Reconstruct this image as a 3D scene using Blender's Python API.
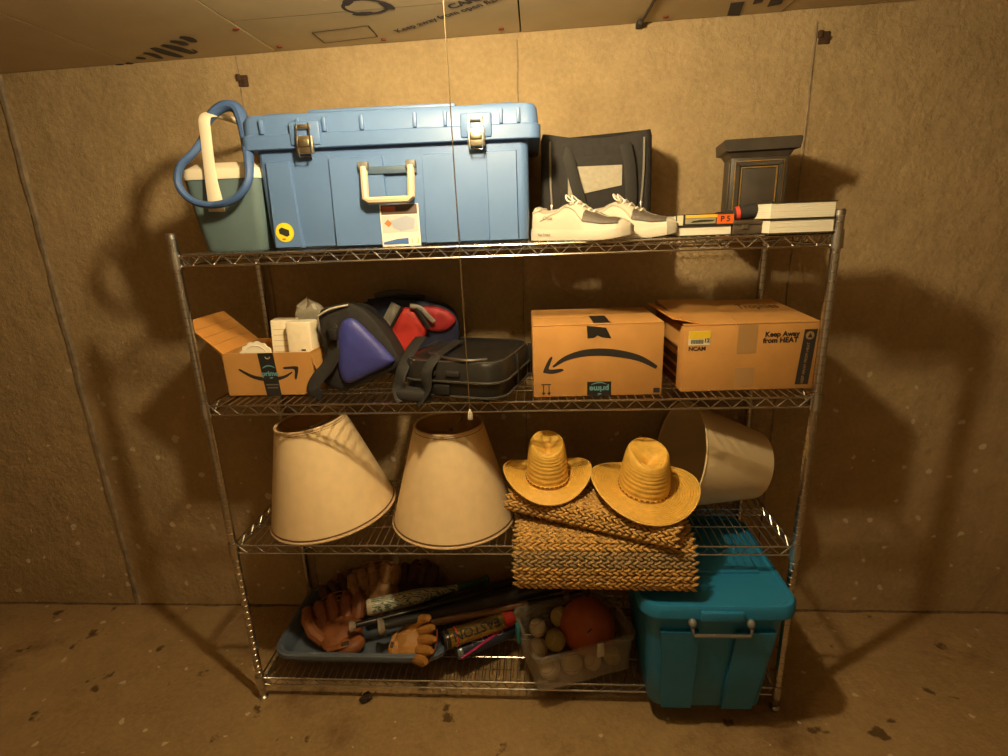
import bpy, bmesh, math, random
from mathutils import Vector, Matrix, Euler, noise
random.seed(7)
PI = math.pi
for o in list(bpy.data.objects): bpy.data.objects.remove(o)
SC = bpy.context.scene
COL = SC.collection

# ------------------------------------------------------------------ camera
FPX = 536.741
CAM = Vector((0.119, -1.493, 1.626))
def cam_axes(yaw, pit, rol):
    f = Vector((math.sin(yaw)*math.cos(pit), math.cos(yaw)*math.cos(pit), -math.sin(pit)))
    r = Vector((math.cos(yaw), -math.sin(yaw), 0)); u = r.cross(f)
    return (math.cos(rol)*r + math.sin(rol)*u, -math.sin(rol)*r + math.cos(rol)*u, f)
CR, CU, CF = cam_axes(-0.068, 0.283, -0.037)
cd = bpy.data.cameras.new('camera'); cam = bpy.data.objects.new('camera', cd); COL.objects.link(cam)
cd.sensor_width = 36; cd.lens = FPX/1008*36; cd.clip_start = 0.01
m3 = Matrix((CR, CU, -CF)).transposed().to_4x4(); m3.translation = CAM
cam.matrix_world = m3
SC.camera = cam

def P(px, py, axis, val):
    """point seen at a photo pixel on the plane axis=val (a shelf, the wall, the floor)"""
    d = CF + (px-504)/FPX*CR + (378-py)/FPX*CU
    return CAM + d*((val-CAM[axis])/d[axis])

# ------------------------------------------------------------------ world, exposure, light
w = bpy.data.worlds.new('world'); SC.world = w; w.use_nodes = True
w.node_tree.nodes['Background'].inputs[0].default_value = (0, 0, 0, 1)
w.node_tree.nodes['Background'].inputs[1].default_value = 0
SC.view_settings.view_transform = 'Standard'; SC.view_settings.look = 'None'
SC.view_settings.gamma = 1; SC.view_settings.use_curve_mapping = False
SC.view_settings.exposure = 0.0
BULB = Vector((-0.03, -0.56, 2.085)); BULB_STRENGTH = 1250.0; BULB_COLOR = (1.0, 0.77, 0.43)

# ------------------------------------------------------------------ materials
MATS = {}
def mat(name, col, rough=.6, metal=0, var=0, vscale=20, bump=0, bscale=80, trans=0, emit=0, sheen=0, alpha=1, spec=None):
    if name in MATS: return MATS[name]
    m = bpy.data.materials.new(name); m.use_nodes = True; nt = m.node_tree; b = nt.nodes['Principled BSDF']
    c = tuple(col)+(1,)
    b.inputs['Base Color'].default_value = c; b.inputs['Roughness'].default_value = rough; b.inputs['Metallic'].default_value = metal
    if spec is not None: b.inputs['Specular IOR Level'].default_value = spec
    if trans: b.inputs['Transmission Weight'].default_value = trans
    if alpha < 1: b.inputs['Alpha'].default_value = alpha
    if sheen: b.inputs['Sheen Weight'].default_value = sheen
    if emit: b.inputs['Emission Color'].default_value = c; b.inputs['Emission Strength'].default_value = emit
    if var or bump:
        tc = nt.nodes.new('ShaderNodeTexCoord')
    if var:
        n = nt.nodes.new('ShaderNodeTexNoise'); n.inputs['Scale'].default_value = vscale; n.inputs['Detail'].default_value = 5
        nt.links.new(tc.outputs['Object'], n.inputs['Vector'])
        r = nt.nodes.new('ShaderNodeMapRange'); r.inputs[1].default_value = .3; r.inputs[2].default_value = .7
        r.inputs[3].default_value = 1-var; r.inputs[4].default_value = 1+var
        nt.links.new(n.outputs['Fac'], r.inputs[0])
        mx = nt.nodes.new('ShaderNodeVectorMath'); mx.operation = 'SCALE'; mx.inputs[0].default_value = c[:3]
        nt.links.new(r.outputs[0], mx.inputs['Scale']); nt.links.new(mx.outputs[0], b.inputs['Base Color'])
    if bump:
        n2 = nt.nodes.new('ShaderNodeTexNoise'); n2.inputs['Scale'].default_value = bscale; n2.inputs['Detail'].default_value = 4
        nt.links.new(tc.outputs['Object'], n2.inputs['Vector'])
        bp = nt.nodes.new('ShaderNodeBump'); bp.inputs['Strength'].default_value = bump; bp.inputs['Distance'].default_value = .004
        nt.links.new(n2.outputs['Fac'], bp.inputs['Height']); nt.links.new(bp.outputs[0], b.inputs['Normal'])
    MATS[name] = m
    return m

def concrete(name, base, dark, speck, speck_thr, speck_scale, bump=.5, stain_scale=1.6, stain=(.3, .2, .1), stain_amt=.0, zspeck=None):
    m = bpy.data.materials.new(name); m.use_nodes = True; nt = m.node_tree; N = nt.nodes; L = nt.links; b = N['Principled BSDF']
    b.inputs['Roughness'].default_value = .88; b.inputs['Specular IOR Level'].default_value = .25
    tc = N.new('ShaderNodeTexCoord')
    def nz(s, d=6, r=.6, off=None):
        n = N.new('ShaderNodeTexNoise'); n.inputs['Scale'].default_value = s; n.inputs['Detail'].default_value = d; n.inputs['Roughness'].default_value = r
        if off:
            mp = N.new('ShaderNodeMapping'); mp.inputs['Location'].default_value = off; L.new(tc.outputs['Object'], mp.inputs[0]); L.new(mp.outputs[0], n.inputs['Vector'])
        else: L.new(tc.outputs['Object'], n.inputs['Vector'])
        return n
    def rng(inp, a, bb, c=0, d=1):
        r = N.new('ShaderNodeMapRange'); r.inputs[1].default_value = a; r.inputs[2].default_value = bb; r.inputs[3].default_value = c; r.inputs[4].default_value = d
        L.new(inp, r.inputs[0]); return r.outputs[0]
    def mix(f, A, B):
        x = N.new('ShaderNodeMix'); x.data_type = 'RGBA'
        L.new(f, x.inputs[0])
        for k, v in ((6, A), (7, B)):
            if isinstance(v, tuple): x.inputs[k].default_value = v+(1,)
            else: L.new(v, x.inputs[k])
        return x.outputs[2]
    c = mix(rng(nz(1.3).outputs['Fac'], .32, .68), dark, base)
    f2 = nz(9, 8, .7); c2 = mix(rng(f2.outputs['Fac'], .35, .7, 0, .35), c, tuple(x*.55 for x in dark))
    c3 = mix(rng(nz(60, 4).outputs['Fac'], .4, .75, 0, .3), c2, tuple(min(1, x*1.35) for x in base))
    if stain_amt:
        c3 = mix(rng(nz(stain_scale, 7, .7, (3, 1, 2)).outputs['Fac'], .55, .72, 0, stain_amt), c3, stain)
        c3 = mix(rng(nz(8, 4, .55, (9, 5, 2)).outputs['Fac'], .64, .68, 0, .8), c3, tuple(x*.4 for x in stain))
    # splashes of pale paint
    v = N.new('ShaderNodeTexVoronoi'); v.inputs['Scale'].default_value = speck_scale; v.inputs['Randomness'].default_value = 1
    nv = nz(18, 2); add = N.new('ShaderNodeVectorMath'); add.operation = 'MULTIPLY_ADD'
    L.new(nv.outputs['Color'], add.inputs[0]); add.inputs[1].default_value = (.05, .05, .05); L.new(tc.outputs['Object'], add.inputs[2]); sxy = N.new('ShaderNodeSeparateXYZ'); cxy = N.new('ShaderNodeCombineXYZ'); L.new(add.outputs[0], sxy.inputs[0]); L.new(sxy.outputs[0], cxy.inputs[0]); L.new(sxy.outputs[2 if zspeck else 1], cxy.inputs[1]); v.voronoi_dimensions = '2D'; L.new(cxy.outputs[0], v.inputs['Vector'])
    sz = N.new('ShaderNodeMapRange'); sep = N.new('ShaderNodeSeparateColor'); L.new(v.outputs['Color'], sep.inputs[0])
    L.new(sep.outputs[0], sz.inputs[0]); sz.inputs[1].default_value = .5; sz.inputs[2].default_value = 1; sz.inputs[3].default_value = 0; sz.inputs[4].default_value = speck_thr
    lt = N.new('ShaderNodeMath'); lt.operation = 'LESS_THAN'; L.new(v.outputs['Distance'], lt.inputs[0]); L.new(sz.outputs[0], lt.inputs[1])
    fac = lt.outputs[0]
    if zspeck:
        sx = N.new('ShaderNodeSeparateXYZ'); L.new(tc.outputs['Object'], sx.inputs[0])
        mu = N.new('ShaderNodeMath'); mu.operation = 'MULTIPLY'; L.new(fac, mu.inputs[0]); L.new(rng(sx.outputs[2], zspeck[0], zspeck[1], 1, .0), mu.inputs[1]); fac = mu.outputs[0]
    c4 = mix(fac, c3, speck)
    L.new(c4, b.inputs['Base Color'])
    bp = N.new('ShaderNodeBump'); bp.inputs['Strength'].default_value = bump; bp.inputs['Distance'].default_value = .012
    ad = N.new('ShaderNodeMath'); ad.operation = 'MULTIPLY_ADD'; L.new(nz(5.5, 12, .66).outputs['Fac'], ad.inputs[0]); ad.inputs[1].default_value = 2.0; L.new(f2.outputs['Fac'], ad.inputs[2])
    L.new(ad.outputs[0], bp.inputs['Height']); L.new(bp.outputs[0], b.inputs['Normal'])
    return m

M_WALL = concrete('concrete_wall', (.47, .345, .185), (.37, .265, .135), (.66, .56, .40), .13, 11.0, .8, zspeck=(.75, 1.5))
M_FLOOR = concrete('concrete_floor', (.45, .305, .145), (.33, .215, .095), (.62, .50, .33), .09, 9.0, 1.0, 2.2, (.15, .075, .026), .9)
M_CEIL = mat('kraft_board', (.50, .40, .24), .7, 0, .08, 6, .15, 30)
M_CHROME = mat('chrome', (.62, .60, .57), .24, 1)
M_CHROME_DULL = mat('dull_chrome', (.50, .48, .45), .36, 1)
M_CARD = mat('cardboard', (.50, .25, .065), .8, 0, .07, 14, .1, 200)
M_CARDIN = mat('cardboard_inside', (.56, .25, .05), .85, 0, .08, 10)
M_BLACK = mat('black_plastic', (.016, .015, .015), .42)
M_BLACKFAB = mat('black_fabric', (.018, .016, .015), .85, 0, .2, 60, .3, 400)
M_INK = mat('black_ink', (.02, .018, .016), .6)
M_WHITE = mat('white_plastic', (.80, .76, .66), .5)
M_PAPER = mat('paper', (.80, .76, .62), .8)
M_RUST = mat('rust', (.055, .026, .012), .9, 0, .4, 60)

# ------------------------------------------------------------------ mesh helpers
class MB:
    def __init__(s): s.v = []; s.f = []
    def add(s, vs, fs, M=None):
        n = len(s.v)
        s.v += [tuple(M @ Vector(v)) if M else tuple(v) for v in vs]
        s.f += [tuple(i+n for i in f) for f in fs]; return s
    def box(s, c, d, r=0, seg=2, M=None):
        x, y, z = (k/2 for k in d)
        vs = [(c[0]+i*x, c[1]+j*y, c[2]+k*z) for i in (-1, 1) for j in (-1, 1) for k in (-1, 1)]
        fs = [(0, 1, 3, 2), (4, 6, 7, 5), (0, 4, 5, 1), (2, 3, 7, 6), (0, 2, 6, 4), (1, 5, 7, 3)]
        if r:
            bm = bmesh.new(); bv = [bm.verts.new(v) for v in vs]
            for f in fs: bm.faces.new([bv[i] for i in f])
            bmesh.ops.bevel(bm, geom=bm.edges[:], offset=min(r, .49*min(d)), segments=seg, affect='EDGES', profile=.5)
            bm.verts.index_update()
            vs = [v.co.copy() for v in bm.verts]; fs = [[v.index for v in f.verts] for f in bm.faces]; bm.free()
        return s.add(vs, fs, M)
    def loft(s, rings, cap0=True, cap1=True, closed=False, M=None):
        n = len(rings[0]); vs = [v for r in rings for v in r]; fs = []
        m = len(rings)
        for i in range(m if closed else m-1):
            a = i*n; b = ((i+1) % m)*n
            for j in range(n): fs.append((a+j, a+(j+1) % n, b+(j+1) % n, b+j))
        if not closed:
            if cap0: fs.append(tuple(range(n-1, -1, -1)))
            if cap1: fs.append(tuple((m-1)*n+j for j in range(n)))
        return s.add(vs, fs, M)
    def tube(s, pts, r, n=8, closed=False, M=None, flat=1.0, up=None):
        pts = [Vector(p) for p in pts]; k = len(pts); rings = []
        rad = r if isinstance(r, (list, tuple)) else [r]*k
        t0 = None; u = None
        for i in range(k):
            if closed: t = pts[(i+1) % k]-pts[i-1]
            else: t = pts[min(i+1, k-1)]-pts[max(i-1, 0)]
            t.normalize()
            if u is None:
                a = Vector(up) if up else (Vector((0, 0, 1)) if abs(t.z) < .9 else Vector((1, 0, 0)))
                u = (a-t*a.dot(t)).normalized()
            else:
                a = Vector(up) if up else u
                u = (a-t*a.dot(t)).normalized()
            v = t.cross(u)
            rings.append([pts[i]+rad[i]*(math.cos(q)*u*flat+math.sin(q)*v) for q in (2*PI*j/n for j in range(n))])
        return s.loft(rings, closed=closed, M=M)
    def lathe(s, prof, n=32, M=None, caps=True, sq=(1, 1)):
        rings = [[(r*math.cos(2*PI*j/n)*sq[0], r*math.sin(2*PI*j/n)*sq[1], z) for j in range(n)] for r, z in prof]
        return s.loft(rings, caps, caps, M=M)
    def prism(s, poly, y0, y1, M=None):
        """polygon in XZ, extruded along Y"""
        n = len(poly); vs = [(x, y0, z) for x, z in poly]+[(x, y1, z) for x, z in poly]
        fs = [tuple(range(n)), tuple(range(2*n-1, n-1, -1))]+[(j, j+n, (j+1) % n+n, (j+1) % n) for j in range(n)]
        return s.add(vs, fs, M)
    def build(s, name, m, parent=None, smooth=True, angle=35):
        me = bpy.data.meshes.new(name); me.from_pydata([tuple(v) for v in s.v], [], [tuple(f) for f in s.f]); me.validate()
        bm = bmesh.new(); bm.from_mesh(me); bmesh.ops.recalc_face_normals(bm, faces=bm.faces); bm.to_mesh(me); bm.free()
        if smooth:
            me.shade_smooth()
            try: me.set_sharp_from_angle(angle=math.radians(angle))
            except Exception: pass
        me.materials.append(m); return link(name, me, parent)
def link(name, me, parent=None):
    o = bpy.data.objects.new(name, me); COL.objects.link(o)
    if parent is not None: o.parent = parent
    return o
def tag(o, label, cat, group=None):
    o['label'] = label; o['category'] = cat
    if group: o['group'] = group
    return o
def thing(name, label, cat, loc=(0, 0, 0), rot=(0, 0, 0), group=None):
    o = bpy.data.objects.new(name, None); COL.objects.link(o); o.location = loc; o.rotation_euler = rot.to_euler() if isinstance(rot, Matrix) else rot
    o.empty_display_size = .05
    return tag(o, label, cat, group)
def struct(o): o['kind'] = 'structure'; return o
def rrect(w, d, r, z, n=5, cx=0, cy=0):
    out = []
    for (sx, sy, a0) in ((1, 1, 0), (-1, 1, PI/2), (-1, -1, PI), (1, -1, 1.5*PI)):
        for i in range(n+1):
            a = a0+i*PI/2/n
            out.append((cx+sx*(w/2-r)+r*math.cos(a), cy+sy*(d/2-r)+r*math.sin(a), z))
    return out
def spline(pts, n=8, closed=False):
    pts = [Vector(p) for p in pts]; k = len(pts); out = []
    for i in range(k if closed else k-1):
        g = lambda j: pts[j % k] if closed else pts[max(0, min(k-1, j))]
        p0, p1, p2, p3 = g(i-1), g(i), g(i+1), g(i+2)
        for s_ in range(n):
            t = s_/n
            out.append(.5*((2*p1)+(p2-p0)*t+(2*p0-5*p1+4*p2-p3)*t*t+(3*p1-p0-3*p2+p3)*t**3))
    if not closed: out.append(pts[-1])
    return out
def text(body, size, m, parent, M, name='print', align='CENTER', shear=0, ext=.0003, sx=1.0, bold=0):
    cu = bpy.data.curves.new('t', 'FONT'); cu.body = body; cu.size = size; cu.align_x = align; cu.align_y = 'CENTER'; cu.shear = shear; cu.extrude = ext; cu.offset = bold
    cu.resolution_u = 3
    ob = bpy.data.objects.new('t', cu); me = bpy.data.meshes.new_from_object(ob)
    bpy.data.objects.remove(ob)
    me.transform(M @ Matrix.Diagonal((sx, 1, 1, 1))); me.materials.clear(); me.materials.append(m)
    return link(name, me, parent)
def FRONT(x, y, z, roll=0):   # print lies on a face that looks to -y
    return Matrix.Translation((x, y, z)) @ Matrix.Rotation(roll, 4, 'Y') @ Matrix.Rotation(PI/2, 4, 'X')
def align(p0, p1):            # local +z from p0 to p1
    d = (Vector(p1)-Vector(p0)); return Matrix.Translation(p0) @ d.to_track_quat('Z', 'Y').to_matrix().to_4x4()
def ellipsoid(mb, c, r, nu=12, nv=8, M=None, R=None):
    rings = []
    for i in range(1, nv):
        a = PI*i/nv; rings.append([(math.sin(a)*math.cos(2*PI*j/nu), math.sin(a)*math.sin(2*PI*j/nu), -math.cos(a)) for j in range(nu)])
    T = Matrix.Translation(c) @ (R if R else Matrix()) @ Matrix.Diagonal((r[0], r[1], r[2], 1))
    vs = [v for q in rings for v in q]+[(0, 0, -1), (0, 0, 1)]; fs = []
    k = len(rings)
    for i in range(k-1):
        for j in range(nu): fs.append((i*nu+j, i*nu+(j+1) % nu, (i+1)*nu+(j+1) % nu, (i+1)*nu+j))
    for j in range(nu):
        fs.append((k*nu, (j+1) % nu, j)); fs.append((k*nu+1, (k-1)*nu+j, (k-1)*nu+(j+1) % nu))
    return mb.add(vs, fs, (M @ T) if M else T)
def puffy(mb, poly, y0, y1, bulge=.02, n=5, M=None, shrink=.12):
    """soft body: outline in XZ, front at y0 bulging to -y, back at y1"""
    c = Vector((sum(p[0] for p in poly)/len(poly), sum(p[1] for p in poly)/len(poly)))
    pl = [Vector((p[0], p[1], 0)) for p in poly]; sp = spline(pl, 4, True)
    rings = []
    for i in range(n+1):      # back rounding to the rim, then front
        t = i/n; k = 1-shrink*(1-math.sin(t*PI/2)); rings.append([(c.x+(p.x-c.x)*k, y1+(y0-y1)*(.15+.85*t) if i else y1, c.y+(p.y-c.y)*k) for p in sp])
    for i in range(1, n+1):
        t = i/n; k = math.cos(t*PI/2*.985)**.55; rings.append([(c.x+(p.x-c.x)*k, y0-bulge*math.sin(t*PI/2), c.y+(p.y-c.y)*k) for p in sp])
    return mb.loft(rings, M=M)

# ------------------------------------------------------------------ setting
WY = .482
def ceil_z(x): return 2.208+.017*x
mb = MB(); mb.box((0, -1.3, -.05), (6.6, 3.8, .1)); fl = struct(mb.build('floor', M_FLOOR, smooth=False))
wall = struct(MB().box((0, WY+.05, 1.15), (6.6, .1, 2.5)).build('wall_back', M_WALL, smooth=False))
struct(MB().box((-3.25, -1.3, 1.15), (.1, 3.8, 2.5)).build('wall_left', M_WALL, smooth=False))
struct(MB().box((3.25, -1.3, 1.15), (.1, 3.8, 2.5)).build('wall_right', M_WALL, smooth=False))
struct(MB().box((0, -3.15, 1.15), (6.6, .1, 2.5)).build('wall_front', mat('pale_bounce_wall', (.74, .64, .50), .9, 0, .05, 3), smooth=False))  # unseen wall behind the camera, made pale to bounce fill into the shadows
M_SEAM = mat('seam_concrete', (.26, .20, .13), .9, 0, .3, 30)
for x, wd, pr in ((-1.735, .034, .007), (-.875, .007, .003), (.067, .006, .004), (1.005, .008, .004), (-2.6, .008, .004)):
    mb = MB(); rings = []
    for i in range(61):
        z = .0+2.19*i/60; j = (noise.noise((x*3, 0, z*9)))*.004; k = wd*(1+.5*noise.noise((x, 5, z*6)))
        q = pr*(1+.7*noise.noise((x, 9, z*11)))
        rings.append([(x+j-k/2, WY+.003, z), (x+j-k*.2, WY-q, z), (x+j+k*.2, WY-q, z), (x+j+k/2, WY+.003, z)])
    mb.loft(rings).build('form_seam', M_SEAM, wall)
for x, z in ((-.875, 2.115), (1.02, 2.145)):
    mb = MB().box((x+.012, WY-.001, z), (.034, .008, .036), .003).box((x-.002, WY-.004, z+.010), (.014, .012, .022), .003)
    mb.tube([(x+.02, WY-.004, z), (x+.02, WY-.012, z-.002)], .006)
    mb.build('form_tie', M_RUST, wall)
mb = MB(); rings = []     # ragged dark strip along the foot of the wall
for i in range(121):
    x = -3.19+6.38*i/120; h = .006+.005*noise.noise((x*7, 1, 2)); d_ = .010+.008*noise.noise((x*9, 4, 2))
    rings.append([(x, WY+.002, -.001), (x, WY-d_, -.001), (x, WY-d_*.4, .002), (x, WY-.001, h), (x, WY+.002, h)])
struct(mb.loft(rings).build('joint_strip', mat('dark_joint_line', (.13, .08, .04), .95, 0, .4, 40)))
# ceiling boards under a backing sheet
cb = struct(MB().add([(-3.3, -3.2, ceil_z(-3.3)+.02), (3.3, -3.2, ceil_z(3.3)+.02), (3.3, .58, ceil_z(3.3)+.02), (-3.3, .58, ceil_z(-3.3)+.02),
     (-3.3, -3.2, ceil_z(-3.3)+.1), (3.3, -3.2, ceil_z(3.3)+.1), (3.3, .58, ceil_z(3.3)+.1), (-3.3, .58, ceil_z(-3.3)+.1)],
     [(0, 1, 2, 3), (4, 5, 6, 7), (0, 1, 5, 4), (1, 2, 6, 5), (2, 3, 7, 6), (3, 0, 4, 7)]).build('ceiling', mat('ceiling_backing', (.06, .045, .03), .9), smooth=False))
XS = [-3.19, -2.05, -1.245, -.732, .08, .893, 1.70, 2.5, 3.19]; YS = [-3.09, -2.2, -1.0, .195, .4795]
for i in range(len(XS)-1):
    ys = YS if i in (3, 6, 0) else [-3.09, -1.6, -.2, .4795] if i % 2 else [-3.09, -.9, .4795]
    for j in range(len(ys)-1):
        x0, x1, y0, y1 = XS[i]+.0025, XS[i+1]-.0025, ys[j]+.002, ys[j+1]-.002
        dz = random.uniform(-.0003, .002)
        mb = MB(); vs = []
        for k in (0, 1):
            for (x, y) in ((x0, y0), (x1, y0), (x1, y1), (x0, y1)): vs.append((x, y, ceil_z(x)+dz+(.019-dz)*k))
        mb.add(vs, [(0, 1, 2, 3), (4, 5, 6, 7), (0, 1, 5, 4), (1, 2, 6, 5), (2, 3, 7, 6), (3, 0, 4, 7)]).build('ceiling_board', M_CEIL, cb, smooth=False)
# strip with clip at the wall, nails, printed marks on the boards
mb = MB().tube([(.470, -.4, ceil_z(.47)-.004), (.462, .40, ceil_z(.46)-.004), (.452, .474, ceil_z(.45)-.012)], .004, 6).box((.452, .455, ceil_z(.45)-.010), (.016, .045, .016), .003)
mb.build('seam_strip', mat('dark_strip', (.03, .022, .016), .7), cb)
for x, y in ((-.36, .44), (.02, .43), (.53, .44), (-.70, .43), (-.745, .25)):
    MB().lathe([(.009, ceil_z(x)-.003), (.008, ceil_z(x)+.001)], 10, Matrix.Translation((x, y, 0))).build('nail_head', mat('red_nail', (.22, .05, .03), .6), cb)
M_CINK = mat('ceiling_ink', (.035, .032, .045), .7)
def CEIL(x, y, ang):   # print read from below, letter tops towards the room
    return Matrix.Translation((x, y, ceil_z(x)-.0016)) @ Matrix.Rotation(-math.atan(.017), 4, 'Y') @ Matrix.Rotation(ang, 4, 'Z') @ Matrix.Rotation(PI, 4, 'X')
def cpx(a, b_):          # point on the ceiling boards seen at a photo pixel
    p = P(a, b_, 2, 2.2); p = P(a, b_, 2, ceil_z(p.x)); return p
k0 = cpx(396, 31); k1 = cpx(490, 1); ka = math.atan2(k1.y-k0.y, k1.x-k0.x)
text('Keep away from open flame', .036, M_CINK, cb, CEIL(k0.x, k0.y, ka), 'ceiling_print', 'LEFT', bold=.0005)
k2 = cpx(449, 7)
text('CARE', .045, M_CINK, cb, CEIL(k2.x, k2.y, ka), 'ceiling_print', 'LEFT', bold=.0012)
def stroke(pts, r, sc, ox_, oy_):
    q = [cpx(ox_+a/sc, oy_+b_/sc)-Vector((0, 0, .0008)) for a, b_ in pts]
    MB().tube(spline(q, 5), [r*(.55+.45*math.sin(PI*k/(5*(len(q)-1)))) for k in range(5*(len(q)-1)+1)], 8, flat=.06, up=(0, 0, 1)).build('ceiling_print', M_CINK, cb)
for pts, r in (([(360, 190), (470, 230), (600, 268)], .022), ([(440, 165), (560, 195), (700, 238)], .022), ([(505, 135), (590, 146), (632, 170)], .018), ([(585, 100), (655, 112), (705, 142)], .018),
               ([(280, 235), (350, 245), (430, 280)], .016), ([(220, 272), (300, 282)], .016), ([(135, 318), (195, 326)], .014), ([(62, 340), (120, 332)], .014), ([(690, 202), (722, 222), (700, 240)], .006)):
    stroke(pts, r, 8.4, 110, 25)
for poly in ([(85, 105), (170, 105), (205, 10), (110, 20)], [(262, 28), (330, 12), (350, -30), (285, -30)], [(362, 45), (462, 25), (490, -30), (400, -30)]):
    q = [cpx(715+a/6.95, b_/6.95)-Vector((0, 0, .0014)) for a, b_ in poly]; n_ = len(q)
    MB().add(q+[v+Vector((0, 0, .001)) for v in q], [tuple(range(n_)), tuple(range(2*n_-1, n_-1, -1))]+[(a, (a+1) % n_, (a+1) % n_+n_, a+n_) for a in range(n_)]).build('ceiling_print', M_CINK, cb, smooth=False)
mb = MB().tube([Vector((-.335+.06*math.cos(a), .17+.05*math.sin(a), ceil_z(-.33)-.001)) for a in [2*PI*i/24 for i in range(24)]], .006, 6, True, flat=.15)
for a in (0, 1.9, 4.1): ellipsoid(mb, (-.335+.06*math.cos(a), .17+.05*math.sin(a), ceil_z(-.33)-.001), (.035, .014, .0012), 8, 4, R=Matrix.Rotation(a+1.2, 4, 'Z'))
mb.build('ceiling_print', M_CINK, cb)
mb = MB()
for (xa, ya, xb, yb) in ((-.55, .33, -.37, .31), (-.55, .43, -.37, .41), (-.55, .33, -.55, .43), (-.37, .31, -.37, .41)):
    mb.tube([(xa, ya, ceil_z(xa)-.001), (xb, yb, ceil_z(xb)-.001)], .002, 4, flat=.3)
mb.build('ceiling_print', M_CINK, cb)

# ------------------------------------------------------------------ lamp with pull chain
lamp = thing('ceiling_lamp', 'bare bulb in a porcelain ceiling holder with a long thin pull chain', 'lamp', (BULB.x, BULB.y, ceil_z(BULB.x)))
MB().lathe([(.055, 0), (.056, -.012), (.040, -.028), (.030, -.05), (.0, -.05)], 28).build('holder', M_WHITE, lamp)
zb = BULB.z-ceil_z(BULB.x)
mbm = bpy.data.materials.new('glowing_bulb'); mbm.use_nodes = True; nt = mbm.node_tree; nt.nodes.clear()
em = nt.nodes.new('ShaderNodeEmission'); em.inputs[0].default_value = BULB_COLOR+(1,); em.inputs[1].default_value = BULB_STRENGTH
ou = nt.nodes.new('ShaderNodeOutputMaterial'); nt.links.new(em.outputs[0], ou.inputs[0])
MB().lathe([(.0, zb-.033), (.016, zb-.029), (.027, zb-.017), (.031, zb), (.027, zb+.016), (.019, zb+.034), (.015, zb+.045), (.014, -.05)], 20).build('bulb', mbm, lamp)
cq0, cq1 = P(443.5, 0, 1, BULB.y)-lamp.location, P(470, 412, 1, BULB.y)-lamp.location
cp = [Vector((.016, .0, zb+.055)), Vector((.036, .004, zb-.0)), cq0+(cq0-cq1)*.06, cq0, cq1]
cs = spline(cp, 40)
ch = MB().tube(cs, .0010, 5).build('pull_chain', mat('chain_cord', (.42, .34, .22), .5), lamp)
MB().lathe([(.0, -.016), (.0050, -.014), (.0045, -.006), (.003, .0), (.0012, .006)], 12, Matrix.Translation(cq1)).build('chain_bell', M_WHITE, ch)

# ------------------------------------------------------------------ wire shelving unit
HW, DP = .90, .453
Z1, Z2, Z3, Z4 = 1.571, 1.123, .637, .092
rack = thing('shelving_unit', 'chrome wire shelving unit with four shelves against the concrete wall', 'shelving unit')
def post_mesh():
    prof = [(.0125, .018)]
    z = .045
    while z < 1.60:
        prof += [(.0125, z-.0018), (.0112, z-.0008), (.0112, z+.0008), (.0125, z+.0018)]; z += .0254
    prof += [(.0125, 1.618)]
    o = MB().lathe(prof, 14).build('post', M_CHROME, rack, angle=20); return o
p0 = post_mesh(); posts = [p0]
foot_me = None
for i, (x, y) in enumerate(((-HW, 0), (HW, 0), (-HW, DP), (HW, DP))):
    p = p0 if i == 0 else link('post', p0.data, rack)
    p.location = (x, y, 0)
    if i == 0:
        f = MB().lathe([(.0, 0), (.016, 0), (.017, .006), (.010, .012), (.006, .012), (.006, .02)], 14).build('leveling_foot', M_CHROME_DULL, p)
        c = MB().lathe([(.0132, 1.612), (.0132, 1.624), (.010, 1.628), (.0, 1.628)], 14).build('post_cap', M_CHROME_DULL, p)
        fm, cm = f.data, c.data
    else: link('leveling_foot', fm, p); link('post_cap', cm, p)
def zig(a, b, z0, z1, n, r=.0025):
    pts = []
    for i in range(n*2+1): pts.append(Vector(a).lerp(Vector(b), i/(2*n))+Vector((0, 0, z0 if i % 2 else z1)))
    return MB().tube(pts, r, 6)
TH = .029
rails = MB()
x1, y0, y1 = HW-.014, 0, DP
for z in (-.0055, -.0055-TH):
    for y in (y0, y1): rails.tube([(-x1, y, z), (x1, y, z)], .0032, 8)
    for s in (-1, 1): rails.tube([(s*HW, .014, z), (s*HW, DP-.014, z)], .0032, 8)
rails_o = rails.build('shelf', M_CHROME, rack)
zf = zig((-x1, 0, 0), (x1, 0, 0), -.0055-TH, -.0055, 29).build('truss_wire', M_CHROME, rails_o)
zs = zig((-HW, .014, 0), (-HW, DP-.014, 0), -.0055-TH, -.0055, 7).build('truss_wire', M_CHROME, rails_o)
dk = MB()
for i in range(71):
    x = -HW+.014+(2*HW-.028)*(i+.5)/71
    dk.tube([(x, -.002, -.0022), (x, DP+.002, -.0022)], .0019, 5)
deck = dk.build('deck_wires', M_CHROME_DULL, rails_o); deck['kind'] = 'stuff'
cr = MB()
for y in (DP*.25, DP*.75): cr.tube([(-x1, y, -.0065), (x1, y, -.0065)], .0026, 6)
crs = cr.build('support_wire', M_CHROME, rails_o)
mid = MB()
for z in (-.0065, -.0065-TH*.75): mid.tube([(-x1, DP/2, z), (x1, DP/2, z)], .0026, 6)
midw = mid.build('support_wire', M_CHROME, rails_o)
zm = zig((-x1, DP/2, 0), (x1, DP/2, 0), -.0065-TH*.75, -.0065, 29, .0015).build('truss_wire', M_CHROME, rails_o)
sl = MB().lathe([(.0132, -.042), (.0175, -.042), (.0155, .006), (.0132, .006)], 14, caps=False).build('corner_sleeve', M_CHROME, rails_o)
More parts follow.
